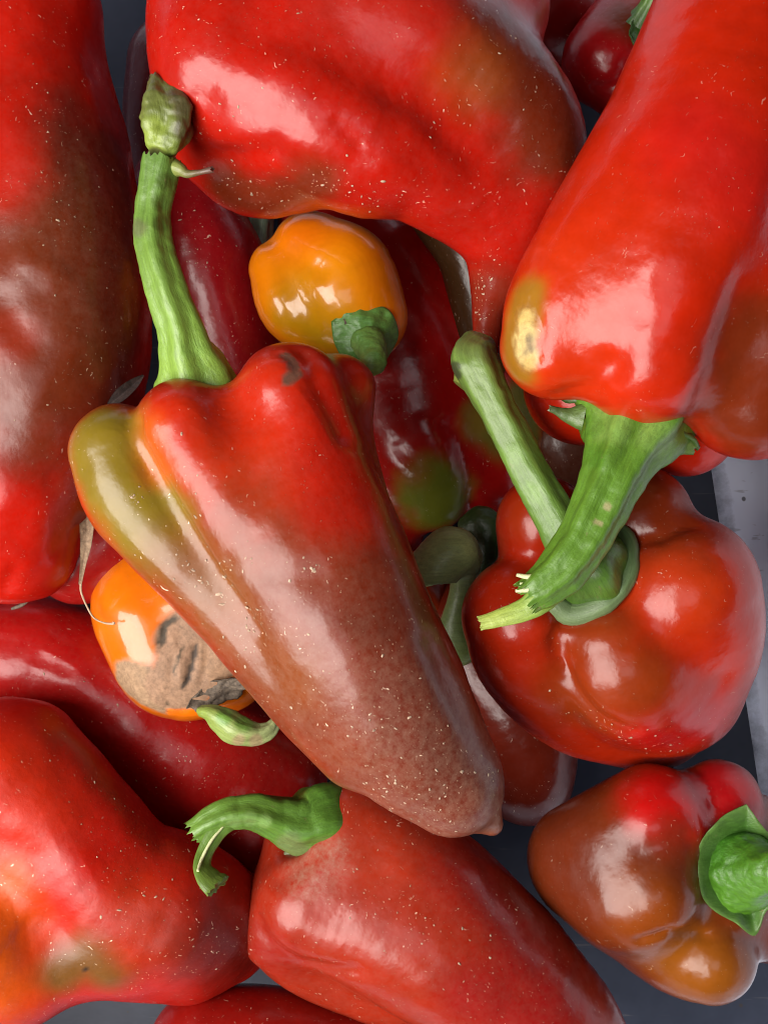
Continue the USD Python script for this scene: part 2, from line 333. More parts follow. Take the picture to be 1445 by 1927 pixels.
def sweep(pts, n=10, m=40, flat=1.0, ridges=0, ramp=(0.06, 0.06), twist=0.0, lump=0.04, seed=0, jag=0.0, jag0=0.0, cup=0.0, colf=None, up=(0, 0, 1), caps=True):
    """A stem: a bent, ridged tube through traced (px, py, z, r px) points; jag tears its far end."""
    c = catmull([[*P(a, b, z), R(r, z)] for a, b, z, r in pts], n)
    x, r = c[:, :3], c[:, 3]
    t = np.gradient(x, axis=0); t /= np.linalg.norm(t, axis=1, keepdims=True)
    up = np.array(up, float)
    s = np.cross(t, up); s /= np.maximum(np.linalg.norm(s, axis=1, keepdims=True), 1e-6); w = np.cross(s, t)
    L = np.concatenate([[0], np.cumsum(np.linalg.norm(np.diff(x, axis=0), axis=1))])
    th = np.arange(m) / m * 2 * np.pi
    g = np.linspace(0, 1, len(x))
    amp = (ramp[0] + (ramp[1] - ramp[0]) * g)[:, None]
    prof = 1 + amp * np.cos(ridges * (th[None] + twist * g[:, None]) + seed) if ridges else np.ones((len(x), m))
    ring = x[:, None] + (r[:, None] * prof)[..., None] * (np.cos(th)[None, :, None] * s[:, None] + flat * np.sin(th)[None, :, None] * w[:, None])
    nn = ring - x[:, None]; nn /= np.maximum(np.linalg.norm(nn, axis=2, keepdims=True), 1e-9)
    q = ring.reshape(-1, 3)
    ring = ring + nn * ((meshkit.fbm(q * 2.2 + seed, 3, seed) - 0.5) * lump * 2 + (meshkit.fbm(q * 7.0 + seed, 2, seed + 4) - 0.5) * lump * 0.3).reshape(len(x), m, 1)
    if jag: ring[-1] += t[-1] * (jag * (np.random.default_rng(seed).random((m, 1)) - 0.3)); ring[-2] += t[-1] * 0.2 * jag * (np.random.default_rng(seed).random((m, 1)) - 0.3)
    v = ring.reshape(-1, 3); k = len(x)
    i = np.arange(k - 1)[:, None] * m; j = np.arange(m)[None]; j2 = (j + 1) % m
    f = np.stack([i + j, i + j2, i + m + j2, i + m + j], -1).reshape(-1, 4)
    f = np.vstack([f[:, [0, 1, 2]], f[:, [0, 2, 3]]])
    pc = np.stack([np.repeat(L, m), np.tile(np.cos(th), k) * np.repeat(r, m), np.tile(np.sin(th), k) * np.repeat(r, m)], 1) + seed * 5.3
    gg = np.repeat(g, m)
    extra_v, extra_f, extra_p, extra_g = [], [], [], []
    if caps:
        for e, sgn in ((0, 1), (k - 1, -1)):
            o = len(v) + sum(len(a) for a in extra_v)
            rim = ring[e]; cen = x[e] + (t[e] * (-cup) if e else t[e] * 0.0)
            mid = cen + (rim - x[e]) * 0.55
            extra_v += [rim.copy(), mid, cen[None]]
            pr = pc[e * m:(e + 1) * m]; extra_p += [pr, pr, pr[:1]]; extra_g += [np.full(2 * m + 1, g[e])]
            jj = np.arange(m); jn = (jj + 1) % m
            q4 = np.stack([o + jj, o + m + jj, o + m + jn, o + jn], 1); tr = np.stack([o + m + jj, np.full(m, o + 2 * m), o + m + jn], 1)
            fs = np.vstack([q4[:, [0, 1, 2]], q4[:, [0, 2, 3]], tr])
            extra_f.append(fs if sgn > 0 else fs[:, ::-1])
    if extra_v:
        v = np.vstack([v] + extra_v); f = np.vstack([f] + extra_f); pc = np.vstack([pc] + extra_p); gg = np.concatenate([gg] + extra_g)
    # orientation: outward
    a, b_, c_ = v[f[:, 0]], v[f[:, 1]], v[f[:, 2]]
    if np.einsum('ij,ij->i', a, np.cross(b_, c_)).sum() < 0: f = f[:, ::-1]
    return v, f, pc, gg
def stem(parent, pts, name='stem', c0=GREEN, c1=GREEN, spots=(), label=None, mat=None, sub=None, **kw):
    v, f, pc, g = sweep(pts, **kw)
    cols = np.array(c0) + (np.array(c1) - np.array(c0)) * smoothstep(g)[:, None]
    px = to_px(v)
    for pp, rad, col, s in spots:
        d = np.min([np.hypot(px[:, 0] - a, px[:, 1] - b) for a, b in pp], axis=0) / rad + (meshkit.fbm(v * 2.5, 3, 2) - 0.5) * 0.9
        w = (smoothstep((1.35 - d) / 0.7) * s)[:, None]; cols = cols * (1 - w) + np.array(col) * w
    return part(parent, name, v, f, mat or STEM, cols, None, pc, label, sub=sub)

def calyx(parent, blob, ring, inner, n=72, thick=0.05, lift=(0.02, 0.06), col=GREEN, rimcol=None, seed=0, mat=None, rows=14, crinkle=0.05, name='calyx', label=None):
    """A leafy collar draped over the shoulder: ring = traced outline (px, py, z), inner = its centre (px, py, z)."""
    c = P(*inner); o = np.array([P(*q) for q in ring])
    oc = catmull(np.vstack([o, o[:1]]), max(2, n // len(o)))[:-1]
    m = len(oc)
    s = np.linspace(0.02, 1, rows)
    grid = c + (oc - c)[None] * s[:, None, None]
    flat = grid.reshape(-1, 3)
    lf = np.repeat(lift[0] + (lift[1] - lift[0]) * s ** 2, m)
    cr = (meshkit.fbm(flat * 2.4 + seed, 3, seed) - 0.5) * crinkle * 2 * np.repeat(s, m)
    if blob is not None:
        pr = blob.project(flat, 0.0); nr = blob.grad(pr)
    else:
        pr = flat; nr = np.tile([0, 0, 1.0], (len(flat), 1))
    top = pr + nr * (lf + cr + thick)[:, None]; bot = pr + nr * (lf + cr)[:, None]
    v = np.vstack([top, bot]); K = rows * m
    i = np.arange(rows - 1)[:, None] * m; j = np.arange(m)[None]; j2 = (j + 1) % m
    q = np.stack([i + j, i + m + j, i + m + j2, i + j2], -1).reshape(-1, 4)
    rim = np.stack([(rows - 1) * m + j[0], K + (rows - 1) * m + j[0], K + (rows - 1) * m + j2[0], (rows - 1) * m + j2[0]], 1)
    hub = np.stack([j[0], j2[0], K + j2[0], K + j[0]], 1)
    q = np.vstack([q, K + q[:, ::-1], rim, hub]); f = np.vstack([q[:, [0, 1, 2]], q[:, [0, 2, 3]]])
    fn = np.cross(v[f[:len(q), 1]] - v[f[:len(q), 0]], v[f[:len(q), 2]] - v[f[:len(q), 0]])[: (rows - 1) * m]
    if (fn * nr[: len(fn)]).sum() < 0: f = f[:, ::-1]
    w = np.tile(np.repeat(s ** 4, m), 2)[:, None]
    cols = np.array(col) * (1 - w) + np.array(rimcol or col) * w
    return part(parent, name, v, f, mat or STEM, cols, None, v * 1.0 + seed, label)

def rim(parent, blob, pts, radii, raise_=0.05, name='calyx_rim', c0=GREEN, c1=GREEN, seed=0, lump=0.05, flat=0.7, m=24, n=6):
    """A thin leafy edge lying on the shoulder along a traced line."""
    q = blob.project(np.array([P(*a) for a in pts])); nn = blob.grad(q); q = q + nn * raise_
    px = to_px(q)
    tr = [(px[k, 0], px[k, 1], q[k, 2], r) for k, r in enumerate(radii)]
    return stem(parent, tr, name=name, c0=c0, c1=c1, seed=seed, lump=lump, flat=flat, m=m, n=n)

def blob_part(parent, name, lobes, k, c0, c1, frm, to, h=0.07, lump=0.03, seed=0, mat=None, cuts=()):
    """A fleshy stem base as one smooth swelling."""
    b = Blob(lobes, k, cuts); v, f = b.mesh(h); nn = b.grad(v); px = to_px(v)
    v = v + nn * ((meshkit.fbm(v * 2.6 + seed, 3, seed) - 0.5) * lump * 2)[:, None]
    d = np.array(to, float) - np.array(frm, float); g = smoothstep(((px - np.array(frm)) @ d) / (d @ d))[:, None]
    return part(parent, name, v, f, mat or STEM, np.array(c0) * (1 - g) + np.array(c1) * g, None, v + seed)

CRUMB = usdkit.material(stage, '/World/Looks/dried_soil', {'tc': ('texture_coordinate', {}), 'n': ('noise_texture', {'scale': 700.0, 'detail': 3.0}), 'r': ('rgb_ramp', {'ramp': [(0.3, (0.22, 0.14, 0.09)), (0.65, (0.52, 0.38, 0.27))]}), 'p': ('principled_bsdf', {'roughness': 0.85})},
    [('tc.object', 'n.vector'), ('n.fac', 'r.fac'), ('r.color', 'p.base_color')], surface='p.BSDF')
def crumbs(parent, blob, areas, seed, grain=0.011):
    """Dried soil and torn skin sticking to the fruit: thin irregular flakes of very different sizes, gathered in patches."""
    rg = np.random.default_rng(seed); V, Fc = [], []; n0 = 0
    base = np.array([[math.cos(a), math.sin(a), 0] for a in np.arange(6) / 6 * 2 * np.pi] + [[0, 0, 1.0], [0, 0, -1.0]])
    fc = np.array([[k, (k + 1) % 6, 6] for k in range(6)] + [[(k + 1) % 6, k, 7] for k in range(6)])
    for (ax, ay), (bx, by), rad, count, z in areas:
        count = int(count * 1.9)
        t = rg.random(count); off = rg.normal(size=(count, 2)) * rad * 0.5
        pts = np.array([P(ax + (bx - ax) * t[k] + off[k, 0], ay + (by - ay) * t[k] + off[k, 1], z) for k in range(count)])
        # drop each flake onto the surface from above, towards the eye
        eye = np.array([0, 0, CAMH]); d = pts - eye; d /= np.linalg.norm(d, axis=1, keepdims=True)
        q = np.tile(eye, (count, 1)) + d * (CAMH - 6.5)
        for _ in range(40): q = q + d * np.maximum(blob.sd(q), -0.5)[:, None] * 0.9
        ok = np.abs(blob.sd(q)) < 0.02
        q = blob.project(q[ok], 0.0, 2).astype(float); nn = blob.grad(q).astype(float)
        for p, nv in zip(q, nn):
            u = np.cross(nv, rg.normal(size=3)); u /= np.linalg.norm(u); w = np.cross(nv, u)
            sz = grain * (0.4 + 2.8 * rg.random() ** 7); st = 1 + 1.3 * rg.random() ** 2
            b = base * (0.6 + 0.8 * rg.random((8, 1)))
            V.append(p + sz * (b[:, :1] * st * u + b[:, 1:2] * w + (b[:, 2:] * 0.5 + 0.25) * nv) + nv * blob_lift(parent, p)); Fc.append(fc + n0); n0 += 8
    if V:
        path = part(parent, 'dust_crumbs', np.vstack(V), np.vstack(Fc), CRUMB, smooth=False)
        stage.GetPrimAtPath(path).SetCustomDataByKey('kind', 'stuff')
from scipy.spatial import cKDTree
SURF = {}
def blob_lift(parent, p):
    tree, v, nrm = SURF[parent[0]]
    i = tree.query(p)[1]
    return float((v[i] - p) @ nrm[i])
# ------------------------------------------------------------------ the crate
def crate():
    zf, zt = -9.0, 4.0
    x0, x1, y0, y1, rc = -19.0, 14.98, -30.0, 26.0, 6.0
    def loop(inset, z, n=12):
        out = []
        r = max(rc - inset, 0.3)
        for cx, cy, a0 in ((x1 - inset - r, y1 - inset - r, 0), (x0 + inset + r, y1 - inset - r, 90), (x0 + inset + r, y0 + inset + r, 180), (x1 - inset - r, y0 + inset + r, 270)):
            for k in range(n + 1):
                a = math.radians(a0 + 90 * k / n); out.append((cx + r * math.cos(a), cy + r * math.sin(a), z))
        q = np.array(out); a = math.radians(8.5)
        return np.stack([q[:, 0] * math.cos(a) - q[:, 1] * math.sin(a), q[:, 0] * math.sin(a) + q[:, 1] * math.cos(a), q[:, 2]], 1)
    prof = [(4.2, zf), (3.8, zf + 0.06), (3.45, zf + 0.25), (3.15, zf + 0.6), (2.95, zf + 1.1), (2.4, -5.0), (1.5, -1.5), (0.5, 2.0), (0.2, zt - 0.1), (0.12, zt), (-0.6, zt + 0.05), (-0.7, zt - 0.1), (-0.7, zt - 0.8), (-0.5, zt - 0.8), (3.3, zf - 0.3)]   # inside, bottom to top, then over the rim and down the outside
    L = [loop(i, z) for i, z in prof]; m = len(L[0])
    v = np.vstack(L); f = []
    for k in range(len(L) - 1):
        for j in range(m):
            f.append((k * m + j, k * m + (j + 1) % m, (k + 1) * m + (j + 1) % m, (k + 1) * m + j))
    f = np.array(f); f = np.vstack([f[:, [0, 2, 1]], f[:, [0, 3, 2]]])
    t = thing('plastic_crate', 'pale blue grey plastic crate that holds all the peppers', 'crate', ((x0 + x1) / 2, (y0 + y1) / 2, zf - 0.3))
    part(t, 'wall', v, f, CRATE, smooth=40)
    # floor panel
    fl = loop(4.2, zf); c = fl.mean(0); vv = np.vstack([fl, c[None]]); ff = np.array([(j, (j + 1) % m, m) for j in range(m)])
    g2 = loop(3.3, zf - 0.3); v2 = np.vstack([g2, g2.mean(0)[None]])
    part(t, 'floor_panel', np.vstack([vv, v2]), np.vstack([ff, ff[:, ::-1] + m + 1]), FLOOR_SHADED, smooth=False)
def plastic(name, a, b, painted_shade=0.0):  # last argument paints shade into the colour at the foot of the wall
    return usdkit.material(stage, '/World/Looks/' + name, {
    'tc': ('texture_coordinate', {}), 'n': ('noise_texture', {'scale': 60.0, 'detail': 5.0, 'roughness': 0.65}), 'r': ('rgb_ramp', {'ramp': [(0.3, a), (0.7, b)]}),
    'm': ('mapping', {'scale': (40.0, 600.0, 200.0), 'rotation': (0, 0, 0.6)}), 'n2': ('noise_texture', {'scale': 1.0, 'detail': 3.0}), 'r2': ('map_range', {'from_min': 0.66, 'from_max': 0.72, 'to_min': 0.0, 'to_max': 0.35, 'clamp': True}),
    'mx': ('mix_color', {'b': (0.10, 0.09, 0.09)}), 'v': ('voronoi_texture', {'scale': 190.0}), 'vc': ('separate_color', {'color_type': 'rgb'}), 'vr': ('map_range', {'from_min': 0.0, 'from_max': 1.0, 'to_min': -0.8, 'to_max': 0.2}), 'vt': ('math', {'math_type': 'subtract'}), 'vm': ('map_range', {'from_min': 0.0, 'from_max': 0.06, 'to_min': 0.0, 'to_max': 0.8, 'clamp': True}), 'mx2': ('mix_color', {'b': (0.03, 0.022, 0.016)}),
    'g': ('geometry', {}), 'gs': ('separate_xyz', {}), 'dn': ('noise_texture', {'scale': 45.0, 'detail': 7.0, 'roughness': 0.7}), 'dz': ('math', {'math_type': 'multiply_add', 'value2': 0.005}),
    'dr': ('map_range', {'from_min': -0.0866, 'from_max': -0.0886, 'to_min': 0.0, 'to_max': painted_shade, 'clamp': True}), 'mx3': ('mix_color', {'b': (0.019, 0.0235, 0.038)}),
    'bump': ('bump', {'strength': 0.25, 'distance': 0.0006}), 'p': ('principled_bsdf', {'roughness': 0.45, 'specular_ior_level': 0.25})},
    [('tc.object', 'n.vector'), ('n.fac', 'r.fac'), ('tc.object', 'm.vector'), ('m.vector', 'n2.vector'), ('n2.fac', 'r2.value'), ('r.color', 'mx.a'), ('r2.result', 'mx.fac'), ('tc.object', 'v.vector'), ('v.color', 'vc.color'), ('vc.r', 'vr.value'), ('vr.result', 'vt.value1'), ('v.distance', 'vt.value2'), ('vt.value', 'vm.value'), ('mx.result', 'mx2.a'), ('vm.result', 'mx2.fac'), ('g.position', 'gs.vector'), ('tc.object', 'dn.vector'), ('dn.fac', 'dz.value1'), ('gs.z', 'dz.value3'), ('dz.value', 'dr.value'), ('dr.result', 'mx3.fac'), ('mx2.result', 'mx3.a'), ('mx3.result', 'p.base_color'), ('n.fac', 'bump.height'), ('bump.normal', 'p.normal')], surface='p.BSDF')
CRATE = plastic('crate_plastic', (0.66, 0.72, 0.86), (0.72, 0.78, 0.90), 1.0); FLOOR_SHADED = plastic('crate_floor_painted_shade', (0.014, 0.018, 0.031), (0.024, 0.029, 0.046))  # floor coloured near black: shadow between the peppers put into the plastic colour
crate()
tab = np.array([(-60, -60, -9.4), (60, -60, -9.4), (60, 60, -9.4), (-60, 60, -9.4)], float) / 100
tm = usdkit.mesh(stage, '/World/ground', (tab, np.array([[0, 1, 2, 3]])), dry_material('ground_stone', (0.10, 0.10, 0.10), (0.16, 0.155, 0.15)))
tm.GetPrim().SetCustomDataByKey('kind', 'structure'); tm.GetPrim().SetCustomDataByKey('label', 'grey ground under the crate'); tm.GetPrim().SetCustomDataByKey('category', 'ground')

# ------------------------------------------------------------------ A: the long pepper on top, in the middle
A, Ab = pepper('long_pepper', 'long tapering red and brown pepper with olive side lobe, on top in the middle',
    [[(356, 812, 1.6, 106), (448, 955, 1.75, 112), (548, 1100, 1.75, 118), (655, 1260, 1.6, 126), (752, 1400, 1.4, 112), (838, 1478, 1.2, 82)],
     [(545, 752, 1.5, 108), (590, 900, 1.6, 116), (655, 1050, 1.6, 116), (715, 1200, 1.5, 112), (782, 1335, 1.3, 104), (850, 1440, 1.2, 82), (872, 1486, 1.1, 64)],
     [(490, 900, 1.75, 92), (548, 1010, 1.85, 108), (604, 1095, 1.8, 116), (684, 1230, 1.65, 118), (764, 1360, 1.4, 106)],
     [(636, 735, 0.5, 70), (646, 830, 0.4, 58), (686, 960, 0.5, 50), (742, 1105, 0.7, 54), (806, 1275, 0.9, 58)],
     [(222, 852, 1.3, 92), (248, 925, 1.35, 95), (298, 985, 1.35, 92), (382, 1075, 1.35, 90), (458, 1155, 1.35, 90), (535, 1240, 1.35, 92), (600, 1310, 1.35, 96), (680, 1395, 1.3, 92)],
     [(910, 1534, 0.9, 32), (926, 1552, 0.9, 20)]],
    k=[0.5, 0.9, 0.9, 0.5, 0.22, 0.3], h=0.095, base=ORED, seed=1, axis=(450, 750, 850, 1500), fleck=1.25, film=0.096, lump=0.055,
    paint=[([(620, 1270), (740, 1370), (860, 1500)], 270, (0.110, 0.019, 0.005), 0.4, 0.9), ([(500, 1130), (640, 1160), (770, 1180)], 130, RBROWN, 0.9, 0.85), ([(912, 1540), (928, 1556)], 44, (0.19, 0.13, 0.07), 0.5, 0.9), ([(430, 1080), (540, 1260), (700, 1430), (880, 1530)], 160, (0.17, 0.030, 0.006), 0.9, 0.9), ([(640, 1180), (740, 1330), (880, 1510)], 135, (0.15, 0.016, 0.005), 0.9, 0.9), ([(780, 1330), (860, 1440), (900, 1510)], 75, (0.10, 0.012, 0.005), 0.8, 0.8),
           ([(185, 850), (215, 930), (262, 985)], 96, OLIVE, 0.5, 1.0), ([(345, 1065), (400, 1130)], 75, (0.17, 0.060, 0.007), 0.8, 0.85), ([(460, 1190), (540, 1280)], 75, (0.19, 0.045, 0.007), 0.7, 0.8),
           ([(270, 800), (285, 880)], 36, (0.46, 0.07, 0.004), 0.8, 0.7), ([(660, 760), (650, 930)], 90, RED, 0.7, 0.8), ([(740, 1180), (800, 1290)], 70, (0.12, 0.013, 0.004), 0.8, 0.85),
           ([(532, 655), (552, 672), (558, 690), (546, 706)], 11, SCAB, 0.25, 1.0)],
    sculpt=[([(405, 700), (430, 740), (455, 800), (470, 880)], 55, -0.16), ([(250, 790), (285, 890), (345, 990), (400, 1085), (480, 1200)], 15, -0.12), ([(575, 650), (610, 720), (650, 800)], 28, -0.14),
            ([(420, 1060), (520, 1085), (600, 1075)], 24, -0.05), ([(640, 1180), (690, 1300)], 40, 0.05), ([(820, 1200), (880, 1330)], 30, -0.06), ([(532, 655), (552, 672), (558, 690), (546, 706)], 9, -0.05)],
    fleck_paint=[([(480, 1155)], 20, 5.0, 0.6), ([(600, 1072), (575, 1082)], 15, 5.0, 0.6), ([(248, 930)], 15, 5.0, 0.6), ([(415, 1065), (440, 1060)], 22, 3.5, 0.6), ([(700, 1310)], 18, 4.0, 0.6), ([(395, 1100)], 12, 5.0, 0.6), ([(690, 1480), (760, 1540), (860, 1560)], 34, 2.6, 0.7), ([(450, 760), (600, 900)], 170, 0.45, 0.5), ([(850, 1450), (920, 1540)], 140, 1.5, 0.6)], film_paint=[([(520, 1180), (640, 1330), (800, 1450)], 210, 0.38, 0.9), ([(860, 1540), (930, 1500)], 110, 0.9, 0.8), ([(450, 760), (600, 850)], 200, 0.08, 0.6), ([(720, 1380), (820, 1480)], 110, 0.6, 0.9)],
    matte_paint=[([(532, 655), (552, 672), (558, 690), (546, 706)], 11, 0.45, 0.3)])
stem(A, [(372, 735, 0.9, 78), (366, 700, 1.1, 66), (352, 660, 1.4, 50), (338, 610, 1.6, 42), (312, 540, 1.7, 37), (290, 460, 1.6, 36), (288, 400, 1.5, 33), (296, 345, 1.5, 35), (303, 302, 1.5, 37)], c0=LGREEN, c1=(0.10, 0.19, 0.03), ridges=5, ramp=(0.12, 0.05), seed=3, m=64, n=14, jag=0.14, cup=0.25, twist=0.7, lump=0.05,
     spots=[([(300, 380), (305, 420), (310, 340)], 16, (0.06, 0.10, 0.015), 0.7), ([(262, 430)], 18, (0.10, 0.09, 0.05), 0.6), ([(360, 660), (372, 700)], 20, (0.16, 0.30, 0.05), 0.5)])
stem(A, [(300, 312, 1.45, 12), (306, 290, 1.5, 20), (310, 262, 1.6, 40), (313, 225, 1.65, 49), (308, 190, 1.6, 42), (302, 162, 1.5, 28), (298, 148, 1.45, 18)], name='stem_bud', c0=(0.16, 0.22, 0.035), c1=(0.09, 0.09, 0.025), ridges=4, ramp=(0.14, 0.2), seed=8, m=56, n=12, twist=0.9, lump=0.16, flat=0.8, jag=0.12, cup=0.1,
     spots=[([(345, 200), (352, 240), (335, 180)], 24, (0.06, 0.04, 0.02), 0.8), ([(280, 255), (283, 285), (290, 235)], 22, (0.26, 0.34, 0.05), 0.7), ([(290, 290)], 14, (0.05, 0.04, 0.02), 0.8)])
stem(A, [(318, 312, 1.5, 20), (338, 318, 1.7, 14), (352, 326, 1.75, 9), (372, 324, 1.8, 7), (398, 318, 1.85, 6)], name='stem_twig', c0=(0.20, 0.25, 0.05), c1=(0.12, 0.06, 0.045), seed=5, m=20, n=8, lump=0.05, jag=0.1)

# ------------------------------------------------------------------ B: the wide red pepper across the top
B, Bb = pepper('broad_red_pepper', 'big glossy red pepper across the top, bent down to a thin tail',
    [[(432, 128, 0.5, 150), (560, 190, 0.5, 158), (680, 258, 0.4, 146), (775, 288, 0.2, 124), (865, 345, -0.3, 108), (930, 430, -0.9, 76), (935, 500, -1.3, 50), (920, 580, -1.6, 34), (915, 660, -1.9, 26)],
     [(418, 20, 0.3, 140), (600, 30, 0.4, 158), (770, 90, 0.2, 160), (905, 180, -0.3, 145), (975, 290, -0.8, 132), (975, 410, -1.0, 85), (950, 500, -1.3, 50)],
     [(400, 285, -0.5, 74), (470, 322, -0.7, 84), (550, 315, -0.6, 84)],
     [(400, -140, -0.5, 150), (700, -110, -0.5, 160), (900, 20, -1.0, 130)]],
    k=0.7, h=0.12, base=RED, seed=2, axis=(300, 100, 950, 450), fleck=0.85, film=0.072, lump=0.075,
    paint=[([(930, 60), (1010, 170), (1050, 260)], 95, (0.086, 0.0125, 0.0024), 0.6, 0.9), ([(430, 370), (520, 380), (590, 350)], 50, (0.122, 0.0175, 0.0032), 0.6, 0.85), ([(915, 560), (915, 640)], 55, (0.144, 0.0150, 0.0048), 0.5, 0.8),
           ([(870, 130), (900, 150)], 60, (0.30, 0.06, 0.008), 0.8, 0.5), ([(620, 10), (820, 40)], 70, (0.34, 0.012, 0.006), 0.8, 0.6)],
    sculpt=[([(480, 60), (640, 110), (800, 200), (900, 320)], 40, -0.09), ([(345, 330), (420, 300), (520, 290), (600, 340)], 26, -0.10), ([(640, 240), (680, 275)], 14, -0.05), ([(730, 330), (830, 400)], 30, 0.06), ([(840, 250), (930, 300)], 35, -0.07), ([(380, 190), (520, 240)], 40, -0.05)],
    fleck_paint=[([(450, 380), (560, 370), (720, 390), (640, 370)], 60, 1.6, 0.5), ([(910, 560), (910, 640)], 60, 1.7, 0.5)])

# ------------------------------------------------------------------ C: the tall pepper at the left edge
C, Cb = pepper('tall_red_pepper', 'tall red and dark brown pepper standing along the left edge', 
    [[(20, 20, -1.2, 150), (40, 160, -1.2, 165), (62, 300, -1.2, 182), (80, 450, -1.2, 192), (85, 600, -1.2, 200), (70, 740, -1.2, 190), (45, 880, -1.3, 158), (50, 990, -1.4, 112), (55, 1035, -1.5, 92)],
     [(-60, 100, -1.3, 150), (-70, 500, -1.0, 180), (-50, 800, -1.2, 170), (-30, 960, -1.4, 140), (-10, 1020, -1.5, 105)],
     [(20, -120, -1.5, 130), (20, 20, -1.2, 150)]],
    k=0.8, h=0.14, base=RED, seed=3, axis=(60, 0, 60, 1000), fleck=0.8, film=0.05, lump=0.085,
    paint=[([(180, 330), (160, 480), (170, 620), (150, 740)], 170, BROWN, 0.55, 0.92), ([(20, 420), (30, 560), (30, 700)], 150, (0.122, 0.0175, 0.0032), 0.6, 0.85), ([(200, 850), (160, 980)], 70, RBROWN, 0.6, 0.75), ([(-10, 300)], 90, RED, 0.5, 0.8), ([(10, 640)], 50, (0.216, 0.0150, 0.0032), 0.5, 0.7)],
    sculpt=[([(0, 560), (70, 650)], 30, -0.08), ([(40, 470), (110, 520)], 24, 0.05), ([(190, 100), (215, 330)], 40, -0.05), ([(100, 900), (120, 1040)], 26, -0.05), ([(30, 1080), (10, 1120)], 14, -0.07)],
    film_paint=[([(200, 330), (180, 500)], 120, 0.2, 0.7)], matte_paint=[([(20, 300), (30, 500), (60, 700)], 170, 0.10, 0.7)])

# ------------------------------------------------------------------ D: the big pepper at the upper right
D, Db = pepper('big_red_pepper', 'large smooth red pepper at upper right, thick green stem pointing down with split end',
    [[(1370, 20, 1.2, 140), (1270, 250, 1.4, 140), (1165, 430, 1.4, 138), (1078, 565, 1.4, 122), (1048, 645, 1.3, 106)],
     [(1430, 40, 1.6, 140), (1340, 290, 1.9, 168), (1262, 480, 1.9, 162), (1225, 600, 1.8, 148), (1222, 662, 1.7, 138)],
     [(1440, 250, 0.8, 118), (1432, 500, 1.0, 140), (1420, 650, 0.9, 150), (1412, 742, 0.8, 127)],
     [(1150, 600, -1.2, 110), (1095, 730, -1.6, 108)], [(1330, 650, -1.2, 130), (1290, 800, -1.8, 96)]],
    k=[0.6, 0.6, 1.0, 0.5, 0.5], h=0.12, base=(0.383, 0.0112, 0.0014), seed=4, axis=(1400, 50, 1150, 700), fleck=0.28, film=0.018, lump=0.05,
    paint=[([(980, 590), (1040, 560), (1030, 720)], 100, (0.475, 0.0325, 0.0024), 0.8, 0.9), ([(1100, 480), (1010, 640), (1120, 740)], 130, (0.446, 0.0200, 0.0024), 0.9, 0.7), ([(1400, 780), (1420, 680)], 100, (0.173, 0.0150, 0.0032), 0.7, 0.85),
           ([(982, 555), (965, 620), (968, 700)], 42, (0.26, 0.12, 0.010), 0.5, 0.95), ([(980, 596), (976, 620)], 15, (0.50, 0.34, 0.10), 0.3, 1.0), ([(978, 640), (982, 668)], 27, (0.52, 0.38, 0.14), 0.2, 1.0), ([(992, 690)], 15, (0.46, 0.30, 0.09), 0.25, 1.0), ([(988, 636), (992, 662)], 9, (0.16, 0.11, 0.06), 0.5, 0.85), ([(984, 675)], 8, (0.20, 0.14, 0.07), 0.6, 0.7), ([(966, 625), (962, 670), (975, 700)], 4, (0.24, 0.11, 0.02), 0.5, 0.7),
           ([(1395, 800), (1420, 720), (1430, 660)], 100, (0.13, 0.016, 0.003), 0.7, 0.95), ([(1300, 250), (1440, 350)], 100, (0.40, 0.006, 0.006), 0.8, 0.6)],
    sculpt=[([(1295, 800), (1335, 730), (1365, 640), (1395, 540)], 26, -0.05), ([(1150, 700), (1180, 610)], 40, -0.10), ([(1050, 750), (1110, 730), (1140, 690)], 28, -0.10), ([(990, 560), (1010, 620), (1008, 690)], 10, -0.05), ([(1200, 290), (1120, 420)], 36, -0.06), ([(1330, 470), (1360, 330)], 50, -0.07), ([(1060, 560), (1120, 640)], 40, 0.04)],
    matte_paint=[([(972, 600), (978, 650), (980, 690)], 24, 0.7, 0.3)])
d_stem = stem(D, [(1196, 770, 0.5, 112), (1190, 805, 0.9, 96), (1172, 848, 1.3, 70), (1152, 900, 1.6, 57), (1130, 950, 1.75, 52), (1100, 1010, 1.9, 48), (1060, 1070, 2.0, 45), (1020, 1105, 2.05, 38), (998, 1120, 2.05, 32)], c0=(0.085, 0.19, 0.016), c1=(0.085, 0.185, 0.016), ridges=6, ramp=(0.13, 0.06), seed=12, m=72, n=16, jag=0.35, cup=0.3, twist=0.4, lump=0.05,
     spots=[([(1235, 820), (1150, 800)], 36, (0.17, 0.30, 0.06), 0.6), ([(1142, 953)], 7, (0.26, 0.24, 0.11), 0.9), ([(1120, 983), (1130, 986)], 5, (0.26, 0.24, 0.11), 0.9), ([(1110, 800), (1118, 860)], 22, (0.06, 0.16, 0.012), 0.7)])
stem(D, [(1050, 1092, 1.85, 30), (1020, 1125, 1.8, 28), (985, 1148, 1.75, 22), (945, 1162, 1.72, 17), (908, 1172, 1.7, 15)], name='split_strip', c0=(0.12, 0.23, 0.025), c1=(0.34, 0.42, 0.08), flat=0.45, seed=14, m=32, n=10, jag=0.18, lump=0.04, up=(0.2, 0.3, 1))
for q, (a, b, c, d) in enumerate([(1010, 1085, 972, 1082), (1012, 1096, 978, 1098), (1015, 1104, 970, 1112), (1018, 1110, 982, 1106)]):
    stem(D, [(a, b, 2.2, 6), ((a + c) / 2, (b + d) / 2 + 2, 2.2, 4.5), (c, d, 2.15, 2.5)], name='torn_fibre', sub=d_stem, mat=PALE, seed=q, m=10, n=4, lump=0.02)
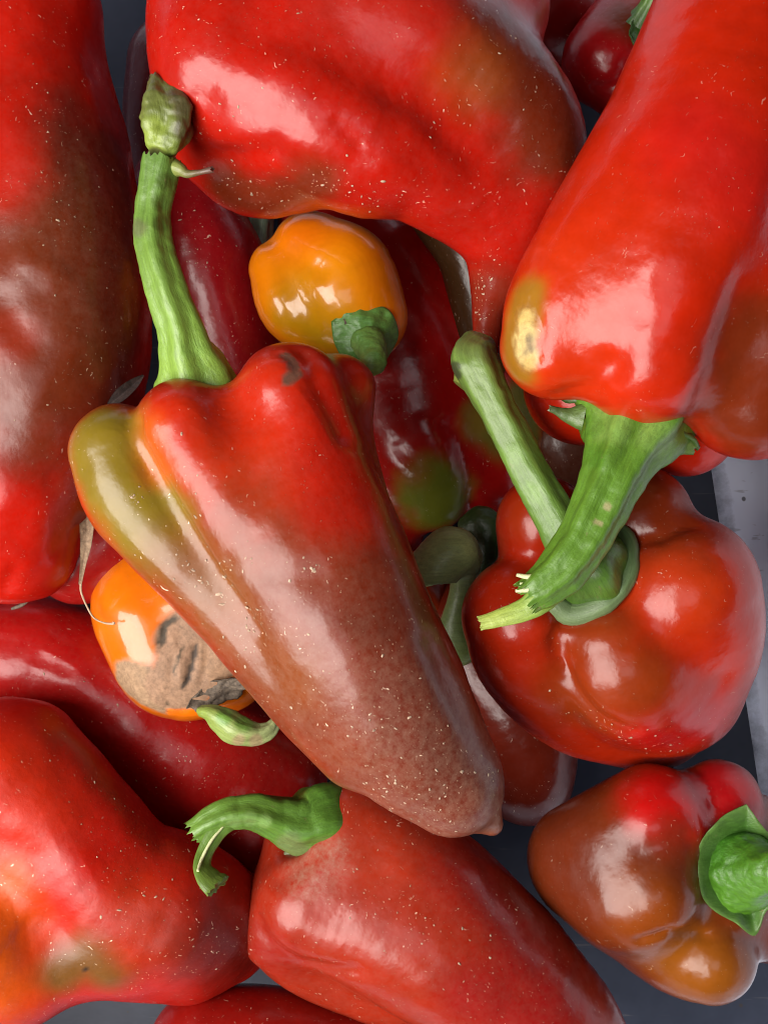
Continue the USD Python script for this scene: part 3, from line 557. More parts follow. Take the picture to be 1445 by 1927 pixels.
d_calyx = calyx(D, Db, [(1040, 768, 0.3), (1095, 745, 0.9), (1180, 740, 1.4), (1270, 770, 1.3), (1312, 848, 0.7), (1262, 850, 0.2), (1200, 860, -0.2), (1120, 830, -0.2), (1086, 815, 0.0), (1075, 785, 0.2)], (1180, 795, 0.6), col=(0.10, 0.20, 0.03), rimcol=(0.05, 0.10, 0.02), thick=0.10, lift=(0.03, 0.14), crinkle=0.16, seed=6)
stem(D, [(1238, 838, 0.9, 32), (1262, 832, 0.8, 27), (1285, 835, 0.75, 20), (1306, 845, 0.7, 9)], name='calyx_point', sub=d_calyx, c0=(0.11, 0.22, 0.03), c1=(0.08, 0.13, 0.03), seed=31, m=24, n=6, lump=0.12, flat=0.6, jag=0.1)
stem(D, [(1100, 785, 0.9, 26), (1075, 780, 0.85, 18), (1052, 774, 0.9, 10), (1036, 768, 0.95, 5)], name='calyx_point', sub=d_calyx, c0=(0.08, 0.14, 0.03), c1=(0.05, 0.08, 0.025), seed=33, m=24, n=6, lump=0.12, flat=0.6, jag=0.1)

# ------------------------------------------------------------------ E: small orange pepper
E, Eb = pepper('small_orange_pepper', 'small glossy orange pepper with green patch and crinkled green cap', 
    [[(586, 478, -2.5, 80), (640, 540, -2.4, 100), (672, 600, -2.5, 86)], [(526, 508, -2.5, 58), (560, 575, -2.5, 74), (622, 608, -2.6, 66)], [(650, 520, -2.7, 90), (690, 590, -2.7, 68)]],
    k=[0.3, 0.22, 0.6], h=0.09, base=(0.74, 0.195, 0.002), seed=5, axis=(530, 450, 690, 640), fleck=0.05, film=0.000, lump=0.03, mat=SKIN_ORANGE,
    paint=[([(560, 590), (600, 620)], 52, (0.360, 0.2600, 0.0060), 0.7, 0.85), ([(620, 530), (560, 560), (650, 590)], 60, (0.608, 0.2250, 0.0030), 0.8, 0.7), ([(725, 520)], 45, (0.351, 0.1050, 0.0024), 0.8, 0.6), ([(560, 420)], 50, (0.624, 0.1125, 0.0024), 0.8, 0.6)],
    sculpt=[([(500, 442), (545, 480), (590, 505)], 20, -0.09), ([(590, 505), (640, 540)], 30, -0.03)])
calyx(E, None, [(623, 606, -1.36), (646, 590, -1.28), (670, 582, -1.26), (726, 580, -1.5), (750, 624, -1.9), (736, 662, -1.95), (706, 700, -1.75), (656, 684, -1.45), (630, 648, -1.38)], (690, 634, -1.08), col=(0.10, 0.25, 0.05), rimcol=(0.09, 0.21, 0.04), thick=0.09, lift=(0.0, 0.0), crinkle=0.22, seed=9, n=108, rows=18)
blob_part(E, 'stem', [[(692, 644, -1.2, 30), (702, 672, -0.85, 26), (692, 692, -0.7, 20), (672, 695, -0.6, 17), (658, 684, -0.55, 13)]], 0.1, (0.11, 0.26, 0.05), (0.24, 0.34, 0.09), (700, 650), (660, 690), h=0.05, lump=0.09, seed=2)
stem(E, [(648, 600, -1.18, 3.5), (652, 610, -1.15, 3.5)], name='dark_speck', mat=DARKDRY, seed=2, m=10, n=3, lump=0.02)

# ------------------------------------------------------------------ F: dark red pepper behind, with a green tip lobe
F, Fb = pepper('dark_red_pepper', 'dark red pepper deep in the middle with olive green lobed end',
    [[(650, 440, -6.3, 130), (720, 580, -6.3, 150), (770, 720, -6.1, 150), (800, 830, -5.9, 122), (812, 925, -5.8, 72)],
     [(760, 480, -6.7, 100), (850, 640, -6.5, 110), (900, 780, -6.4, 110), (915, 880, -6.4, 88)], [(930, 700, -6.9, 80), (958, 800, -6.9, 72), (950, 850, -6.9, 60)], [(700, 900, -6.3, 80), (735, 1000, -6.3, 60)]],
    k=0.5, h=0.13, base=(0.263, 0.0021, 0.0019), seed=6, axis=(650, 440, 850, 900), fleck=0.4, film=0.024, lump=0.09,
    paint=[([(815, 935), (830, 960)], 72, (0.120, 0.1350, 0.0120), 0.35, 1.0), ([(990, 760), (1000, 840), (930, 800)], 50, (0.100, 0.1000, 0.0120), 0.5, 0.95), ([(900, 800)], 30, (0.200, 0.1200, 0.0140), 0.6, 0.8), ([(720, 860)], 60, RED, 0.7, 0.6)],
    sculpt=[([(860, 800), (880, 860), (890, 960)], 16, -0.12), ([(740, 850), (770, 870)], 20, -0.06), ([(790, 800), (850, 880)], 16, 0.07)])

# ------------------------------------------------------------------ G: crimson pepper behind the long stem
G, Gb = pepper('crimson_pepper', 'crimson pepper deep behind the long green stem, left of the small orange pepper',
    [[(340, 360, -4.6, 90), (372, 470, -4.5, 108), (408, 580, -4.6, 104), (440, 690, -4.7, 90)], [(420, 480, -5.3, 80), (470, 600, -5.3, 80), (490, 700, -5.5, 70)]],
    k=0.5, h=0.13, base=(0.263, 0.0021, 0.0058), seed=7, axis=(340, 360, 440, 690), fleck=0.9, film=0.060, lump=0.07)

# ------------------------------------------------------------------ H: the bell pepper at the right
H, Hb = pepper('bell_pepper', 'four lobed red bell pepper at the right seen from its curled green stem',
    [[(982, 1162, -0.9, 114), (1008, 1235, -1.4, 112), (1090, 1310, -2.4, 110), (1215, 1350, -3.2, 100)], [(1160, 1212, -0.65, 126), (1182, 1258, -0.8, 136), (1238, 1308, -1.8, 116)],
     [(1282, 1112, -0.8, 146), (1298, 1190, -1.3, 136), (1285, 1290, -2.5, 112)], [(1022, 985, -1.2, 90), (1050, 1060, -2.0, 110)], [(1205, 975, -1.3, 98), (1200, 1080, -2.2, 120)],
     [(1100, 1130, -2.2, 120), (1180, 1250, -3.2, 150), (1240, 1345, -3.8, 88)]],
    k=[0.5, 0.45, 0.9, 0.45, 0.45, 0.6], h=0.11, base=(0.33, 0.0135, 0.0018), seed=8, axis=(1100, 1050, 1230, 1350), fleck=0.35, film=0.03, lump=0.035, cuts=[(1095, 1075, 0.9, 70, 0.8)],
    paint=[([(1120, 1190), (1140, 1300), (1080, 1320), (1200, 1280)], 80, (0.187, 0.0275, 0.0032), 0.7, 0.8), ([(1290, 1100), (1240, 1060)], 80, (0.346, 0.0275, 0.0028), 0.8, 0.7), ([(1220, 930), (1270, 960)], 90, (0.137, 0.0200, 0.0040), 0.7, 0.8), ([(980, 960)], 50, (0.245, 0.0250, 0.0032), 0.7, 0.6), ([(1250, 1400), (1340, 1370)], 60, (0.360, 0.0035, 0.0048), 0.7, 0.8)],
    sculpt=[([(1076, 1148), (1050, 1205), (1058, 1272), (1098, 1338), (1185, 1388)], 16, -0.13), ([(1165, 1120), (1260, 1215), (1365, 1290)], 42, -0.17), ([(1160, 1020), (1240, 1000), (1300, 975)], 18, -0.12), ([(1010, 1075), (1060, 1100)], 22, -0.12)],
    fleck_paint=[([(1330, 1390), (1240, 1410), (1120, 1380)], 55, 1.7, 0.6)])
rim(H, Hb, [(1128, 988, 0.2), (1160, 1000, 0.4), (1172, 1040, 0.6), (1160, 1086, 0.7), (1126, 1118, 0.7), (1082, 1132, 0.7), (1046, 1126, 0.5), (1030, 1104, 0.3)], [10, 15, 17, 18, 21, 22, 18, 10], 0.10, c0=(0.06, 0.11, 0.04), c1=(0.16, 0.23, 0.10), seed=18)
stem(H, [(1108, 1072, -0.6, 78), (1108, 1070, 0.1, 76), (1104, 1062, 0.5, 66), (1084, 1040, 0.62, 50), (1062, 1008, 0.55, 44), (1035, 960, 0.5, 40), (1000, 898, 0.45, 38), (965, 828, 0.4, 36), (930, 760, 0.35, 36), (903, 705, 0.25, 41), (891, 676, 0.1, 43), (897, 660, -0.3, 40)], c0=(0.07, 0.16, 0.018), c1=(0.13, 0.21, 0.04), ridges=5, ramp=(0.07, 0.05), seed=17, m=64, n=14, twist=0.5, lump=0.05,
     spots=[([(858, 690), (860, 705)], 10, (0.03, 0.03, 0.02), 0.8), ([(1000, 930), (960, 860)], 24, (0.15, 0.27, 0.045), 0.6), ([(885, 650), (920, 655)], 26, (0.09, 0.12, 0.03), 0.7)])
stem(H, [(912, 664, -0.5, 44), (905, 690, -0.6, 46), (893, 715, -0.6, 42), (880, 735, -0.6, 32)], name='stem_end', c0=(0.10, 0.14, 0.03), c1=(0.22, 0.27, 0.05), seed=23, m=40, n=8, lump=0.08)

# ------------------------------------------------------------------ I: brown orange bell pepper, lower right
I, Ib = pepper('brown_bell_pepper', 'brown and orange bell pepper with red shoulder and green star cap, lower right',
    [[(1225, 1548, -1.4, 108), (1150, 1590, -1.9, 110), (1094, 1612, -2.4, 102)], [(1222, 1672, -0.9, 96), (1180, 1680, -1.4, 110), (1110, 1650, -2.3, 90)],
     [(1335, 1800, -1.5, 86), (1280, 1770, -2.0, 100), (1180, 1700, -2.4, 100)], [(1352, 1512, -2.0, 80), (1300, 1560, -2.4, 100)], [(1450, 1740, -2.4, 70), (1380, 1700, -2.6, 90)], [(1440, 1560, -2.5, 60), (1380, 1640, -2.4, 100)],
     [(1340, 1650, -2.0, 90), (1250, 1650, -2.4, 120)]],
    k=0.65, h=0.11, base=(0.115, 0.016, 0.0025), seed=9, axis=(1390, 1640, 1080, 1620), fleck=0.4, film=0.036, lump=0.04, cuts=[(1400, 1640, 0.2, 40, 0.8)],
    paint=[([(1250, 1490), (1290, 1520)], 80, (0.403, 0.0030, 0.0024), 0.6, 1.0), ([(1350, 1470), (1390, 1500)], 70, (0.317, 0.0030, 0.0048), 0.5, 1.0), ([(1330, 1850), (1280, 1810)], 80, (0.22, 0.062, 0.004), 0.7, 0.9), ([(1170, 1720), (1220, 1730)], 70, (0.21, 0.042, 0.003), 0.8, 0.8), ([(1050, 1580), (1080, 1700)], 70, (0.108, 0.0150, 0.0040), 0.7, 0.8), ([(1290, 1620), (1280, 1580)], 45, (0.086, 0.0150, 0.0048), 0.7, 0.7)],
    sculpt=[([(1330, 1750), (1260, 1765), (1200, 1775)], 12, -0.10), ([(1310, 1440), (1350, 1510)], 12, -0.10), ([(1200, 1600), (1300, 1580)], 24, -0.08)])
calyx(I, None, [(1404, 1514, -0.45), (1362, 1534, -0.40), (1330, 1566, -0.36), (1311, 1600, -0.34), (1312, 1648, -0.30), (1322, 1690, -0.30), (1346, 1716, -0.30), (1382, 1736, -0.32), (1419, 1760, -0.36), (1440, 1712, -0.4), (1480, 1690, -0.4), (1500, 1640, -0.4), (1480, 1590, -0.4), (1440, 1562, -0.45)], (1398, 1636, -1.2), col=(0.03, 0.10, 0.010), rimcol=(0.08, 0.16, 0.03), thick=0.08, lift=(0.0, 0.0), crinkle=0.08, seed=26, n=112)
blob_part(I, 'stem', [[(1392, 1632, -1.0, 70), (1396, 1634, -0.8, 72)], [(1380, 1684, -0.85, 42), (1400, 1650, -0.7, 50)], [(1404, 1636, -0.55, 58), (1428, 1640, 0.05, 44), (1466, 1640, 0.5, 42), (1560, 1640, 0.8, 40)]], 0.35, (0.03, 0.12, 0.006), (0.07, 0.19, 0.012), (1340, 1560), (1420, 1720), seed=4, lump=0.13)

# ------------------------------------------------------------------ J: red pepper at the bottom, middle
J, Jb = pepper('hooked_stem_pepper', 'red pepper at the bottom with a hooked torn green stem',
    [[(588, 1700, -1.3, 106), (700, 1745, -1.3, 118), (830, 1810, -1.3, 122), (980, 1900, -1.4, 118), (1080, 1990, -1.5, 90)], [(672, 1560, -1.9, 100), (790, 1660, -1.8, 126), (915, 1775, -1.8, 124), (1050, 1910, -1.8, 104), (1110, 1990, -1.8, 80)],
     [(533, 1742, -1.9, 86), (600, 1790, -2.5, 90), (740, 1850, -2.8, 90)], [(570, 1600, -2.4, 76), (560, 1650, -2.4, 80)], [(640, 1620, -1.5, 100), (760, 1705, -1.35, 122), (880, 1800, -1.35, 118)]],
    k=0.55, h=0.11, base=(0.27, 0.015, 0.0035), seed=10, axis=(560, 1650, 1050, 1900), fleck=0.8, film=0.14, lump=0.06, cuts=[(560, 1566, -1.1, 36, 0.6)],
    paint=[([(900, 1650), (1020, 1800), (1080, 1890)], 80, (0.187, 0.0030, 0.0032), 0.8, 0.8), ([(650, 1560), (700, 1600)], 70, (0.288, 0.0175, 0.0032), 0.7, 0.8), ([(900, 1880), (1000, 1920)], 70, (0.245, 0.0030, 0.0040), 0.7, 0.8), ([(500, 1800)], 70, (0.216, 0.0060, 0.0040), 0.7, 0.7)],
    sculpt=[([(475, 1740), (500, 1780), (560, 1820), (660, 1840)], 18, -0.10), ([(610, 1540), (590, 1600), (520, 1650)], 22, -0.09), ([(700, 1640), (860, 1740), (960, 1860)], 45, -0.06)],
    film_paint=[([(600, 1600), (570, 1640)], 50, 0.9, 0.7)])
stem(J, [(622, 1534, -1.7, 62), (598, 1543, -1.25, 66), (560, 1551, -0.9, 53), (520, 1540, -0.6, 40), (478, 1527, -0.3, 33), (435, 1530, -0.1, 30), (398, 1545, 0.0, 27), (366, 1564, 0.0, 21)], c0=(0.07, 0.17, 0.018), c1=(0.10, 0.20, 0.025), ridges=5, ramp=(0.10, 0.08), seed=36, m=60, n=12, jag=0.22, cup=0.2, lump=0.06,
     spots=[([(545, 1590), (560, 1600)], 22, (0.13, 0.17, 0.06), 0.7), ([(440, 1545), (470, 1540), (500, 1545)], 13, (0.19, 0.32, 0.09), 0.6)])
j_strip = stem(J, [(440, 1545, 0.0, 14), (412, 1562, 0.15, 18), (388, 1600, 0.3, 17), (381, 1632, 0.5, 20), (396, 1656, 0.7, 26), (410, 1668, 0.8, 30)], name='split_strip', c0=(0.10, 0.19, 0.025), c1=(0.09, 0.15, 0.02), flat=0.45, seed=37, m=36, n=10, jag=0.08, lump=0.03, up=(0.6, 0.4, 0.7))
stem(J, [(420, 1556, 0.22, 2), (398, 1582, 0.40, 2.6), (380, 1616, 0.56, 2.6), (372, 1640, 0.85, 2)], name='torn_fibre', sub=j_strip, mat=PALE, seed=4, m=10, n=6, lump=0.015)
rim(J, Jb, [(616, 1452, -1.2), (624, 1490, -1.0), (614, 1535, -0.9), (598, 1572, -0.9), (574, 1602, -0.9), (540, 1618, -1.2)], [5, 7, 8, 8, 8, 5], 0.03, c0=(0.06, 0.10, 0.03), c1=(0.08, 0.10, 0.035), seed=39, lump=0.06)

# ------------------------------------------------------------------ K: lumpy red pepper, bottom left corner
K, Kb = pepper('lumpy_red_pepper', 'big lumpy red pepper with an orange bulge in the bottom left corner',
    [[(15, 1470, -0.9, 158), (110, 1560, -1.0, 150), (220, 1670, -1.1, 140), (335, 1715, -1.6, 138), (420, 1740, -2.9, 100)], [(-60, 1760, -0.4, 150), (0, 1820, -0.8, 120)], [(60, 1790, -1.2, 105), (200, 1760, -1.3, 112), (340, 1775, -2.2, 105)], [(-100, 1500, -1.4, 160), (-80, 1700, -1.4, 160)]],
    k=0.8, h=0.13, base=RED, seed=11, axis=(0, 1500, 420, 1760), fleck=1.3, film=0.04, lump=0.075,
    paint=[([(20, 1440), (60, 1520)], 90, (0.446, 0.0200, 0.0024), 0.9, 0.7), ([(-10, 1700), (0, 1790), (0, 1880)], 70, (0.56, 0.075, 0.003), 0.9, 1.0), ([(120, 1840), (165, 1810), (210, 1845)], 46, (0.100, 0.0550, 0.0080), 0.8, 0.9), ([(260, 1720), (300, 1780)], 80, (0.288, 0.0250, 0.0032), 0.8, 0.6), ([(410, 1760), (470, 1800)], 90, (0.094, 0.0060, 0.0032), 0.7, 0.8), ([(158, 1833)], 7, (0.010, 0.0080, 0.0060), 0.4, 1.0)],
    sculpt=[([(-10, 1600), (60, 1625), (95, 1690), (110, 1770)], 38, -0.13), ([(180, 1560), (260, 1640)], 45, -0.08), ([(250, 1800), (330, 1740)], 40, -0.06)],
    matte_paint=[([(100, 1600), (300, 1700)], 400, 0.24, 0.5)])

# ------------------------------------------------------------------ L: red pepper in the left middle
Lp, Lb = pepper('leaning_red_pepper', 'smooth red pepper slanting under the withered orange pepper at the left',
    [[(-60, 1235, -4.2, 120), (60, 1245, -4.2, 124), (170, 1285, -4.3, 125), (300, 1370, -4.6, 128), (420, 1430, -4.9, 122), (520, 1470, -5.2, 96)], [(40, 1350, -4.9, 120), (200, 1440, -4.9, 120), (340, 1500, -4.9, 110), (480, 1560, -5.2, 110)]],
    k=0.6, h=0.13, base=(0.325, 0.0024, 0.0026), seed=12, axis=(0, 1240, 500, 1460), fleck=0.7, film=0.084, lump=0.06,
    paint=[([(480, 1400), (560, 1460)], 90, (0.202, 0.0025, 0.0024), 0.8, 0.7)], sculpt=[([(60, 1290), (200, 1370)], 30, -0.05), ([(80, 1230), (130, 1255)], 12, -0.05)])

# ------------------------------------------------------------------ M: withered orange pepper
M, Mb = pepper('withered_orange_pepper', 'orange pepper with dry brown rotten patch, half under the long pepper',
    [[(280, 1160, -2.6, 104), (315, 1240, -2.5, 100), (352, 1275, -2.6, 82)], [(370, 1140, -2.8, 110), (410, 1220, -2.8, 110), (420, 1262, -2.8, 80)], [(262, 1110, -2.9, 80), (330, 1060, -3.2, 90)]],
    k=0.55, h=0.09, base=(0.593, 0.1275, 0.0024), seed=13, axis=(270, 1110, 420, 1290), fleck=0.25, film=0.018, lump=0.05, mat=SKIN_ORANGE,
    paint=[([(240, 1290), (300, 1318), (350, 1310)], 52, (0.30, 0.19, 0.11), 0.12, 1.0), ([(362, 1195), (372, 1250), (345, 1300)], 64, (0.28, 0.165, 0.10), 0.12, 1.0), ([(415, 1220), (425, 1260)], 34, (0.26, 0.15, 0.085), 0.12, 1.0),
           ([(305, 1200), (320, 1175), (338, 1160)], 7, (0.06, 0.045, 0.03), 0.3, 1.0), ([(378, 1215), (372, 1250), (362, 1285), (350, 1300)], 4.5, (0.05, 0.035, 0.025), 0.3, 1.0), ([(350, 1215), (335, 1270), (318, 1335)], 2.5, (0.07, 0.05, 0.03), 0.3, 0.9), ([(322, 1350), (380, 1350)], 12, (0.76, 0.16, 0.004), 0.3, 1.0)],
    sculpt=[([(250, 1270), (290, 1310), (330, 1330)], 7, -0.03), ([(270, 1260), (320, 1290)], 7, 0.03), ([(395, 1190), (400, 1240), (390, 1290)], 7, -0.05), ([(330, 1190), (350, 1240), (345, 1290)], 8, 0.04), ([(240, 1300), (280, 1335)], 7, 0.03), ([(410, 1200), (425, 1250)], 7, 0.04), ([(300, 1270), (340, 1320)], 6, -0.03), ([(378, 1215), (372, 1250), (362, 1285)], 8, -0.08), ([(305, 1200), (320, 1175), (338, 1160)], 9, -0.06), ([(345, 1205), (330, 1270), (318, 1340)], 7, -0.04), ([(300, 1130), (310, 1180)], 30, -0.05)],
    matte_paint=[([(240, 1290), (300, 1318), (350, 1310)], 52, 1.0, 0.12), ([(362, 1195), (372, 1250), (345, 1300)], 64, 1.0, 0.12), ([(415, 1220), (425, 1260)], 34, 1.0, 0.12)])
calyx(M, Mb, [(350, 1330, -1.3), (395, 1290, -1.1), (430, 1278, -1.1), (470, 1285, -1.2), (460, 1320, -1.4), (425, 1335, -1.4), (385, 1345, -1.4)], (415, 1310, -1.2), mat=DARKDRY, thick=0.06, lift=(0.02, 0.14), crinkle=0.5, seed=44, n=84, name='withered_calyx')
stem(M, [(376, 1338, -1.2, 10), (398, 1344, -1.0, 18), (425, 1362, -0.9, 26), (455, 1378, -0.9, 26), (485, 1382, -0.95, 20), (508, 1372, -1.0, 14), (524, 1352, -1.1, 10)], c0=(0.20, 0.28, 0.05), c1=(0.26, 0.30, 0.13), ridges=3, ramp=(0.15, 0.2), seed=45, m=40, n=10, lump=0.07, flat=0.8, jag=0.12,
     spots=[([(450, 1393), (480, 1395)], 12, (0.28, 0.20, 0.11), 0.8), ([(420, 1350), (460, 1362)], 16, (0.10, 0.26, 0.03), 0.7)])

# ------------------------------------------------------------------ N ... the ones half hidden
N_, _ = pepper('small_red_pepper', 'small red pepper tip showing above the withered orange pepper at left', [[(150, 1050, -3.0, 88), (210, 1010, -3.3, 100), (300, 940, -4.2, 110)]], h=0.13, base=(0.251, 0.0035, 0.0032), seed=14, fleck=0.5, film=0.090, lump=0.05)
O_, Ob = pepper('round_red_pepper', 'small round red pepper in the shade at the top, between the two big red peppers',
    [[(1142, 112, -3.5, 86), (1200, 60, -4.1, 100)], [(1185, 178, -3.5, 58), (1230, 120, -4.1, 90)], [(1190, 30, -3.9, 60)]], k=0.4, h=0.12, base=(0.251, 0.0021, 0.0038), seed=15, fleck=0.3, film=0.030, lump=0.04, paint=[([(1170, 15), (1190, 20)], 50, (0.072, 0.0150, 0.0040), 0.7, 0.9)], sculpt=[([(1120, 175), (1160, 165), (1180, 130)], 12, -0.08)])
stem(O_, [(1205, 45, -2.5, 30), (1215, 25, -2.3, 22), (1225, 0, -2.1, 17), (1232, -40, -1.9, 16)], c0=DGREEN, c1=GREEN, seed=51, ridges=5, ramp=(0.2, 0.08), m=36)
calyx(O_, Ob, [(1198, 48, -1.6), (1210, 80, -1.8), (1225, 60, -1.9), (1240, 20, -1.9), (1225, -10, -1.9), (1205, 10, -1.6)], (1216, 35, -1.7), col=DGREEN, thick=0.06, lift=(0.04, 0.12), crinkle=0.12, seed=53, n=60)
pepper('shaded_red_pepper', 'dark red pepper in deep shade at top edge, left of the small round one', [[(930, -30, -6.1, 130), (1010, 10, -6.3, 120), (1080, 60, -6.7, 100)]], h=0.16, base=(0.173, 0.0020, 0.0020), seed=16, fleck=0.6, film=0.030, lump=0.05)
pepper('speckled_brown_pepper', 'brownish red speckled pepper deep behind the tip of the long pepper', [[(880, 1180, -6.0, 105), (950, 1290, -6.0, 118), (985, 1390, -6.1, 104), (990, 1460, -6.2, 90)]], h=0.13, base=(0.11, 0.009, 0.003), seed=17, fleck=1.0, film=0.02, lump=0.06)
pepper('bottom_edge_pepper', 'dark red pepper cut off by the bottom edge below the lumpy pepper', [[(400, 1990, -2.4, 128), (520, 1990, -2.4, 125), (680, 2040, -2.4, 125)]], h=0.14, base=(0.216, 0.0040, 0.0024), seed=18, fleck=0.6, film=0.036, lump=0.06)
pepper('purple_red_pepper', 'dull purple red pepper deep behind the bud of the long stem', [[(330, 120, -6.3, 90), (318, 220, -6.3, 85), (310, 330, -6.4, 70)]], h=0.14, base=(0.101, 0.0040, 0.0080), seed=19, fleck=0.8, film=0.120, lump=0.05)
pepper('brown_green_pepper', 'brown green pepper edge in the shade behind the tail of the broad red pepper', [[(830, 400, -4.1, 60), (880, 480, -4.4, 62), (905, 570, -4.6, 60), (915, 660, -4.8, 50)]], h=0.13, base=(0.035, 0.014, 0.004), seed=20, fleck=0.5, film=0.02, lump=0.06, matte_paint=[([(850, 430), (900, 560)], 200, 0.1, 0.5)])
pepper('dull_brown_pepper', 'dull brown pepper deep in the gap under the stem of the big red pepper', [[(1060, 830, -7.2, 90), (1090, 900, -7.4, 90)]], h=0.15, base=(0.072, 0.0150, 0.0056), seed=22, fleck=0.6, film=0.180, lump=0.05)
T_, Tb = pepper('hidden_orange_pepper', 'orange red pepper deep beside the long pepper with a broken olive green stem', [[(760, 1110, -5.6, 75), (800, 1180, -6.2, 90), (850, 1260, -6.6, 90)]], h=0.13, base=(0.302, 0.0250, 0.0024), seed=23, fleck=0.3, film=0.060, lump=0.05)
blob_part(T_, 'stem', [[(872, 1050, -2.5, 34), (848, 1040, -2.3, 50), (815, 1072, -2.3, 48), (805, 1092, -2.4, 42)], [(876, 1052, -2.7, 32), (872, 1090, -3.0, 24), (862, 1140, -3.3, 23), (858, 1180, -3.6, 32), (862, 1210, -3.8, 44)]], 0.12, (0.30, 0.38, 0.15), (0.12, 0.17, 0.05), (815, 1060), (865, 1170), h=0.06, lump=0.03, seed=3, cuts=[(818, 1140, -2.3, 56, 0.06)])
blob_part(F, 'stem', [[(888, 990, -4.4, 26), (908, 982, -4.2, 30), (918, 1010, -4.3, 34), (910, 1060, -4.6, 34)]], 0.2, (0.03, 0.06, 0.012), (0.015, 0.035, 0.008), (900, 980), (915, 1050), seed=5, lump=0.06)

# a dead stalk deep under the small orange pepper
st = thing('cut_stalk', 'grey green cut stalk in the dark gap above the small orange pepper', 'stalk', P(475, 430, -5.2))
stem(st, [(480, 340, -5.0, 40), (474, 430, -5.0, 38), (468, 520, -5.2, 36)], name='stalk', c0=(0.09, 0.12, 0.08), c1=(0.09, 0.12, 0.08), ridges=8, ramp=(0.08, 0.08), seed=56, m=48)

# ------------------------------------------------------------------ dried soil on the skins
crumbs(A, Ab, [((300, 900), (620, 1350), 150, 70, 2), ((690, 1480), (880, 1565), 40, 110, 2), ((640, 1250), (860, 1520), 120, 130, 2), ((480, 1155), (484, 1160), 26, 26, 2), ((600, 1070), (570, 1085), 16, 26, 2), ((248, 930), (256, 940), 14, 14, 2), ((415, 1065), (470, 1060), 20, 24, 2), ((395, 1090), (430, 1120), 30, 20, 2), ((320, 1040), (470, 1230), 40, 50, 2), ((925, 1440), (935, 1530), 18, 30, 2)], 1)
crumbs(B, Bb, [((400, 330), (560, 390), 60, 60, 1), ((600, 350), (760, 390), 40, 70, 1), ((360, 130), (850, 330), 140, 40, 1), ((905, 500), (910, 620), 25, 60, 1), ((960, 60), (1040, 240), 60, 24, 1)], 2, 0.0095)
crumbs(K, Kb, [((60, 1400), (300, 1700), 130, 60, 1), ((200, 1650), (420, 1800), 90, 60, 1)], 3, 0.0095)
crumbs(J, Jb, [((560, 1650), (900, 1850), 130, 70, 1), ((640, 1560), (960, 1800), 90, 40, 1)], 4, 0.0095)
crumbs(C, Cb, [((100, 250), (180, 500), 90, 50, 1), ((60, 700), (150, 950), 80, 24, 1), ((60, 60), (120, 250), 80, 24, 1)], 5, 0.0095)
crumbs(H, Hb, [((1120, 1390), (1340, 1390), 40, 70, -1), ((1000, 1300), (1150, 1380), 40, 24, -1)], 6, 0.0095)
crumbs(Lp, Lb, [((280, 1440), (420, 1490), 50, 40, -3), ((60, 1250), (300, 1330), 60, 16, -3)], 7, 0.0095)
crumbs(G, Gb, [((350, 380), (420, 640), 70, 60, -2)], 8, 0.0095)

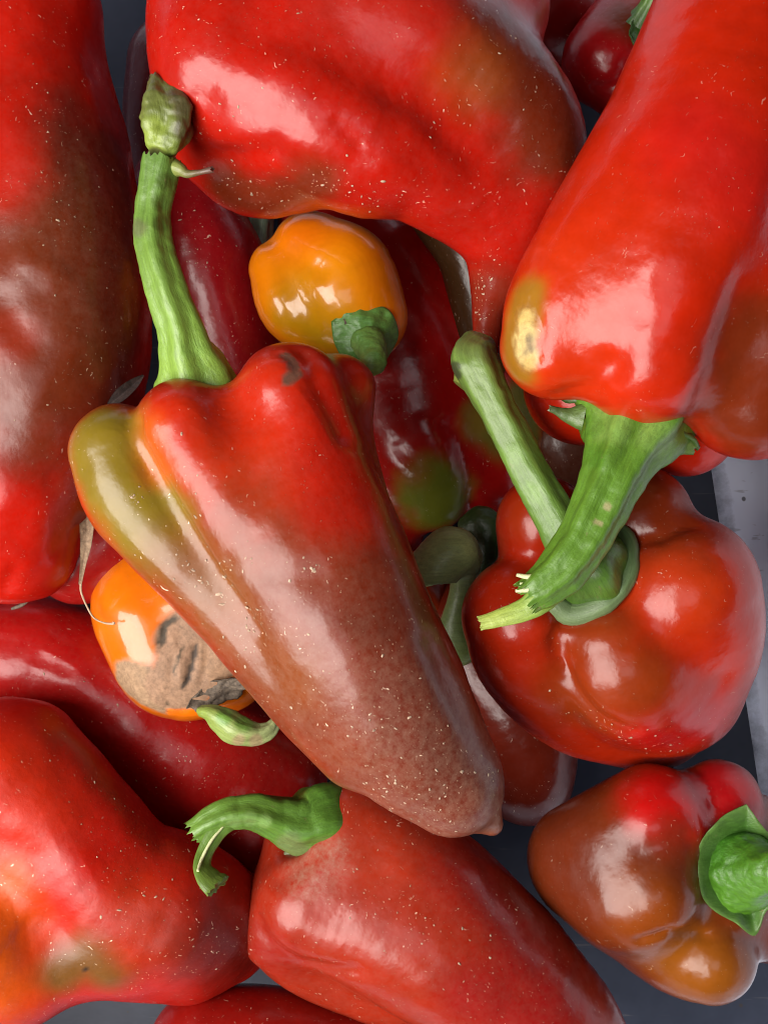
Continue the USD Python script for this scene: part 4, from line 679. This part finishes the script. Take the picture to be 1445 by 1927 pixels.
# ------------------------------------------------------------------ dry leaves and tendril
def leaf(name, label, pts, width, seed, fold=0.25, cat='leaf', mat=None):
    c = catmull([[*P(a, b, z), R(w, z)] for (a, b, z), w in zip(pts, width)], 8)
    x, r = c[:, :3], c[:, 3]; t = np.gradient(x, axis=0); t /= np.linalg.norm(t, axis=1, keepdims=True)
    s = np.cross(t, [0, 0, 1.0]); s /= np.linalg.norm(s, axis=1, keepdims=True); w = np.cross(s, t)
    m = 11; u = np.linspace(-1, 1, m)
    g = x[:, None] + r[:, None, None] * (u[None, :, None] * s[:, None] + (fold * np.abs(u))[None, :, None] * w[:, None])
    q = g.reshape(-1, 3); q = q + np.array([0.3, 0.3, 1.0]) * (meshkit.fbm(q * 3 + seed, 3, seed)[:, None] - 0.5) * 0.12
    k = len(x); v = np.vstack([q, q - [0, 0, 0.02]]); n0 = k * m
    i = np.arange(k - 1)[:, None] * m; j = np.arange(m - 1)[None]
    f = np.stack([i + j, i + m + j, i + m + j + 1, i + j + 1], -1).reshape(-1, 4)
    b = np.concatenate([np.arange(k) * m, (k - 1) * m + np.arange(1, m), np.arange(k - 2, -1, -1) * m + m - 1, np.arange(m - 2, 0, -1)]); bn = np.roll(b, -1)
    f = np.vstack([f, n0 + f[:, ::-1], np.stack([b, bn, n0 + bn, n0 + b], 1)]); f = np.vstack([f[:, [0, 1, 2]], f[:, [0, 2, 3]]])
    th = thing(name, label, cat, x[len(x) // 2])
    part(th, 'blade', v, f, mat or DRY)
    return th
lf = leaf('dry_leaf', 'curled dry grey leaf with a thin tendril hanging beside the olive lobe', [(156, 962, -1.1), (164, 985, -0.9), (163, 1020, -0.8), (157, 1060, -1.0), (151, 1100, -1.3)], [6, 13, 11, 6, 3], 3, 0.5)
stem(lf, [(152, 1098, -1.3, 2.6), (153, 1115, -1.35, 2.2), (163, 1140, -1.3, 2.0), (176, 1162, -1.2, 2.0), (195, 1172, -0.95, 2.0), (212, 1174, -0.9, 2.6), (215, 1171, -0.9, 3.2)], name='tendril', mat=dry_material('dry_tendril', (0.30, 0.20, 0.12), (0.5, 0.38, 0.26)), seed=3, m=10, n=8, lump=0.004)
leaf('dry_leaf', 'shrivelled dark dry leaf wedged between the tall left pepper and the olive lobe', [(205, 762, 0.5), (228, 744, 0.55), (250, 725, 0.45), (270, 706, 0.3)], [4, 12, 10, 2], 8, 0.8, mat=dry_material('dark_dry_leaf', (0.012, 0.006, 0.005), (0.045, 0.022, 0.018)))
tw = thing('dry_twig', 'thin dark dry twig lying under the tip of the tall left pepper', 'twig', P(40, 1140, -2.0))
stem(tw, [(22, 1146, -1.85, 3), (38, 1140, -1.8, 4), (50, 1133, -1.75, 3), (60, 1126, -1.75, 2)], name='twig', mat=DARKDRY, seed=6, m=10, n=5, lump=0.02)
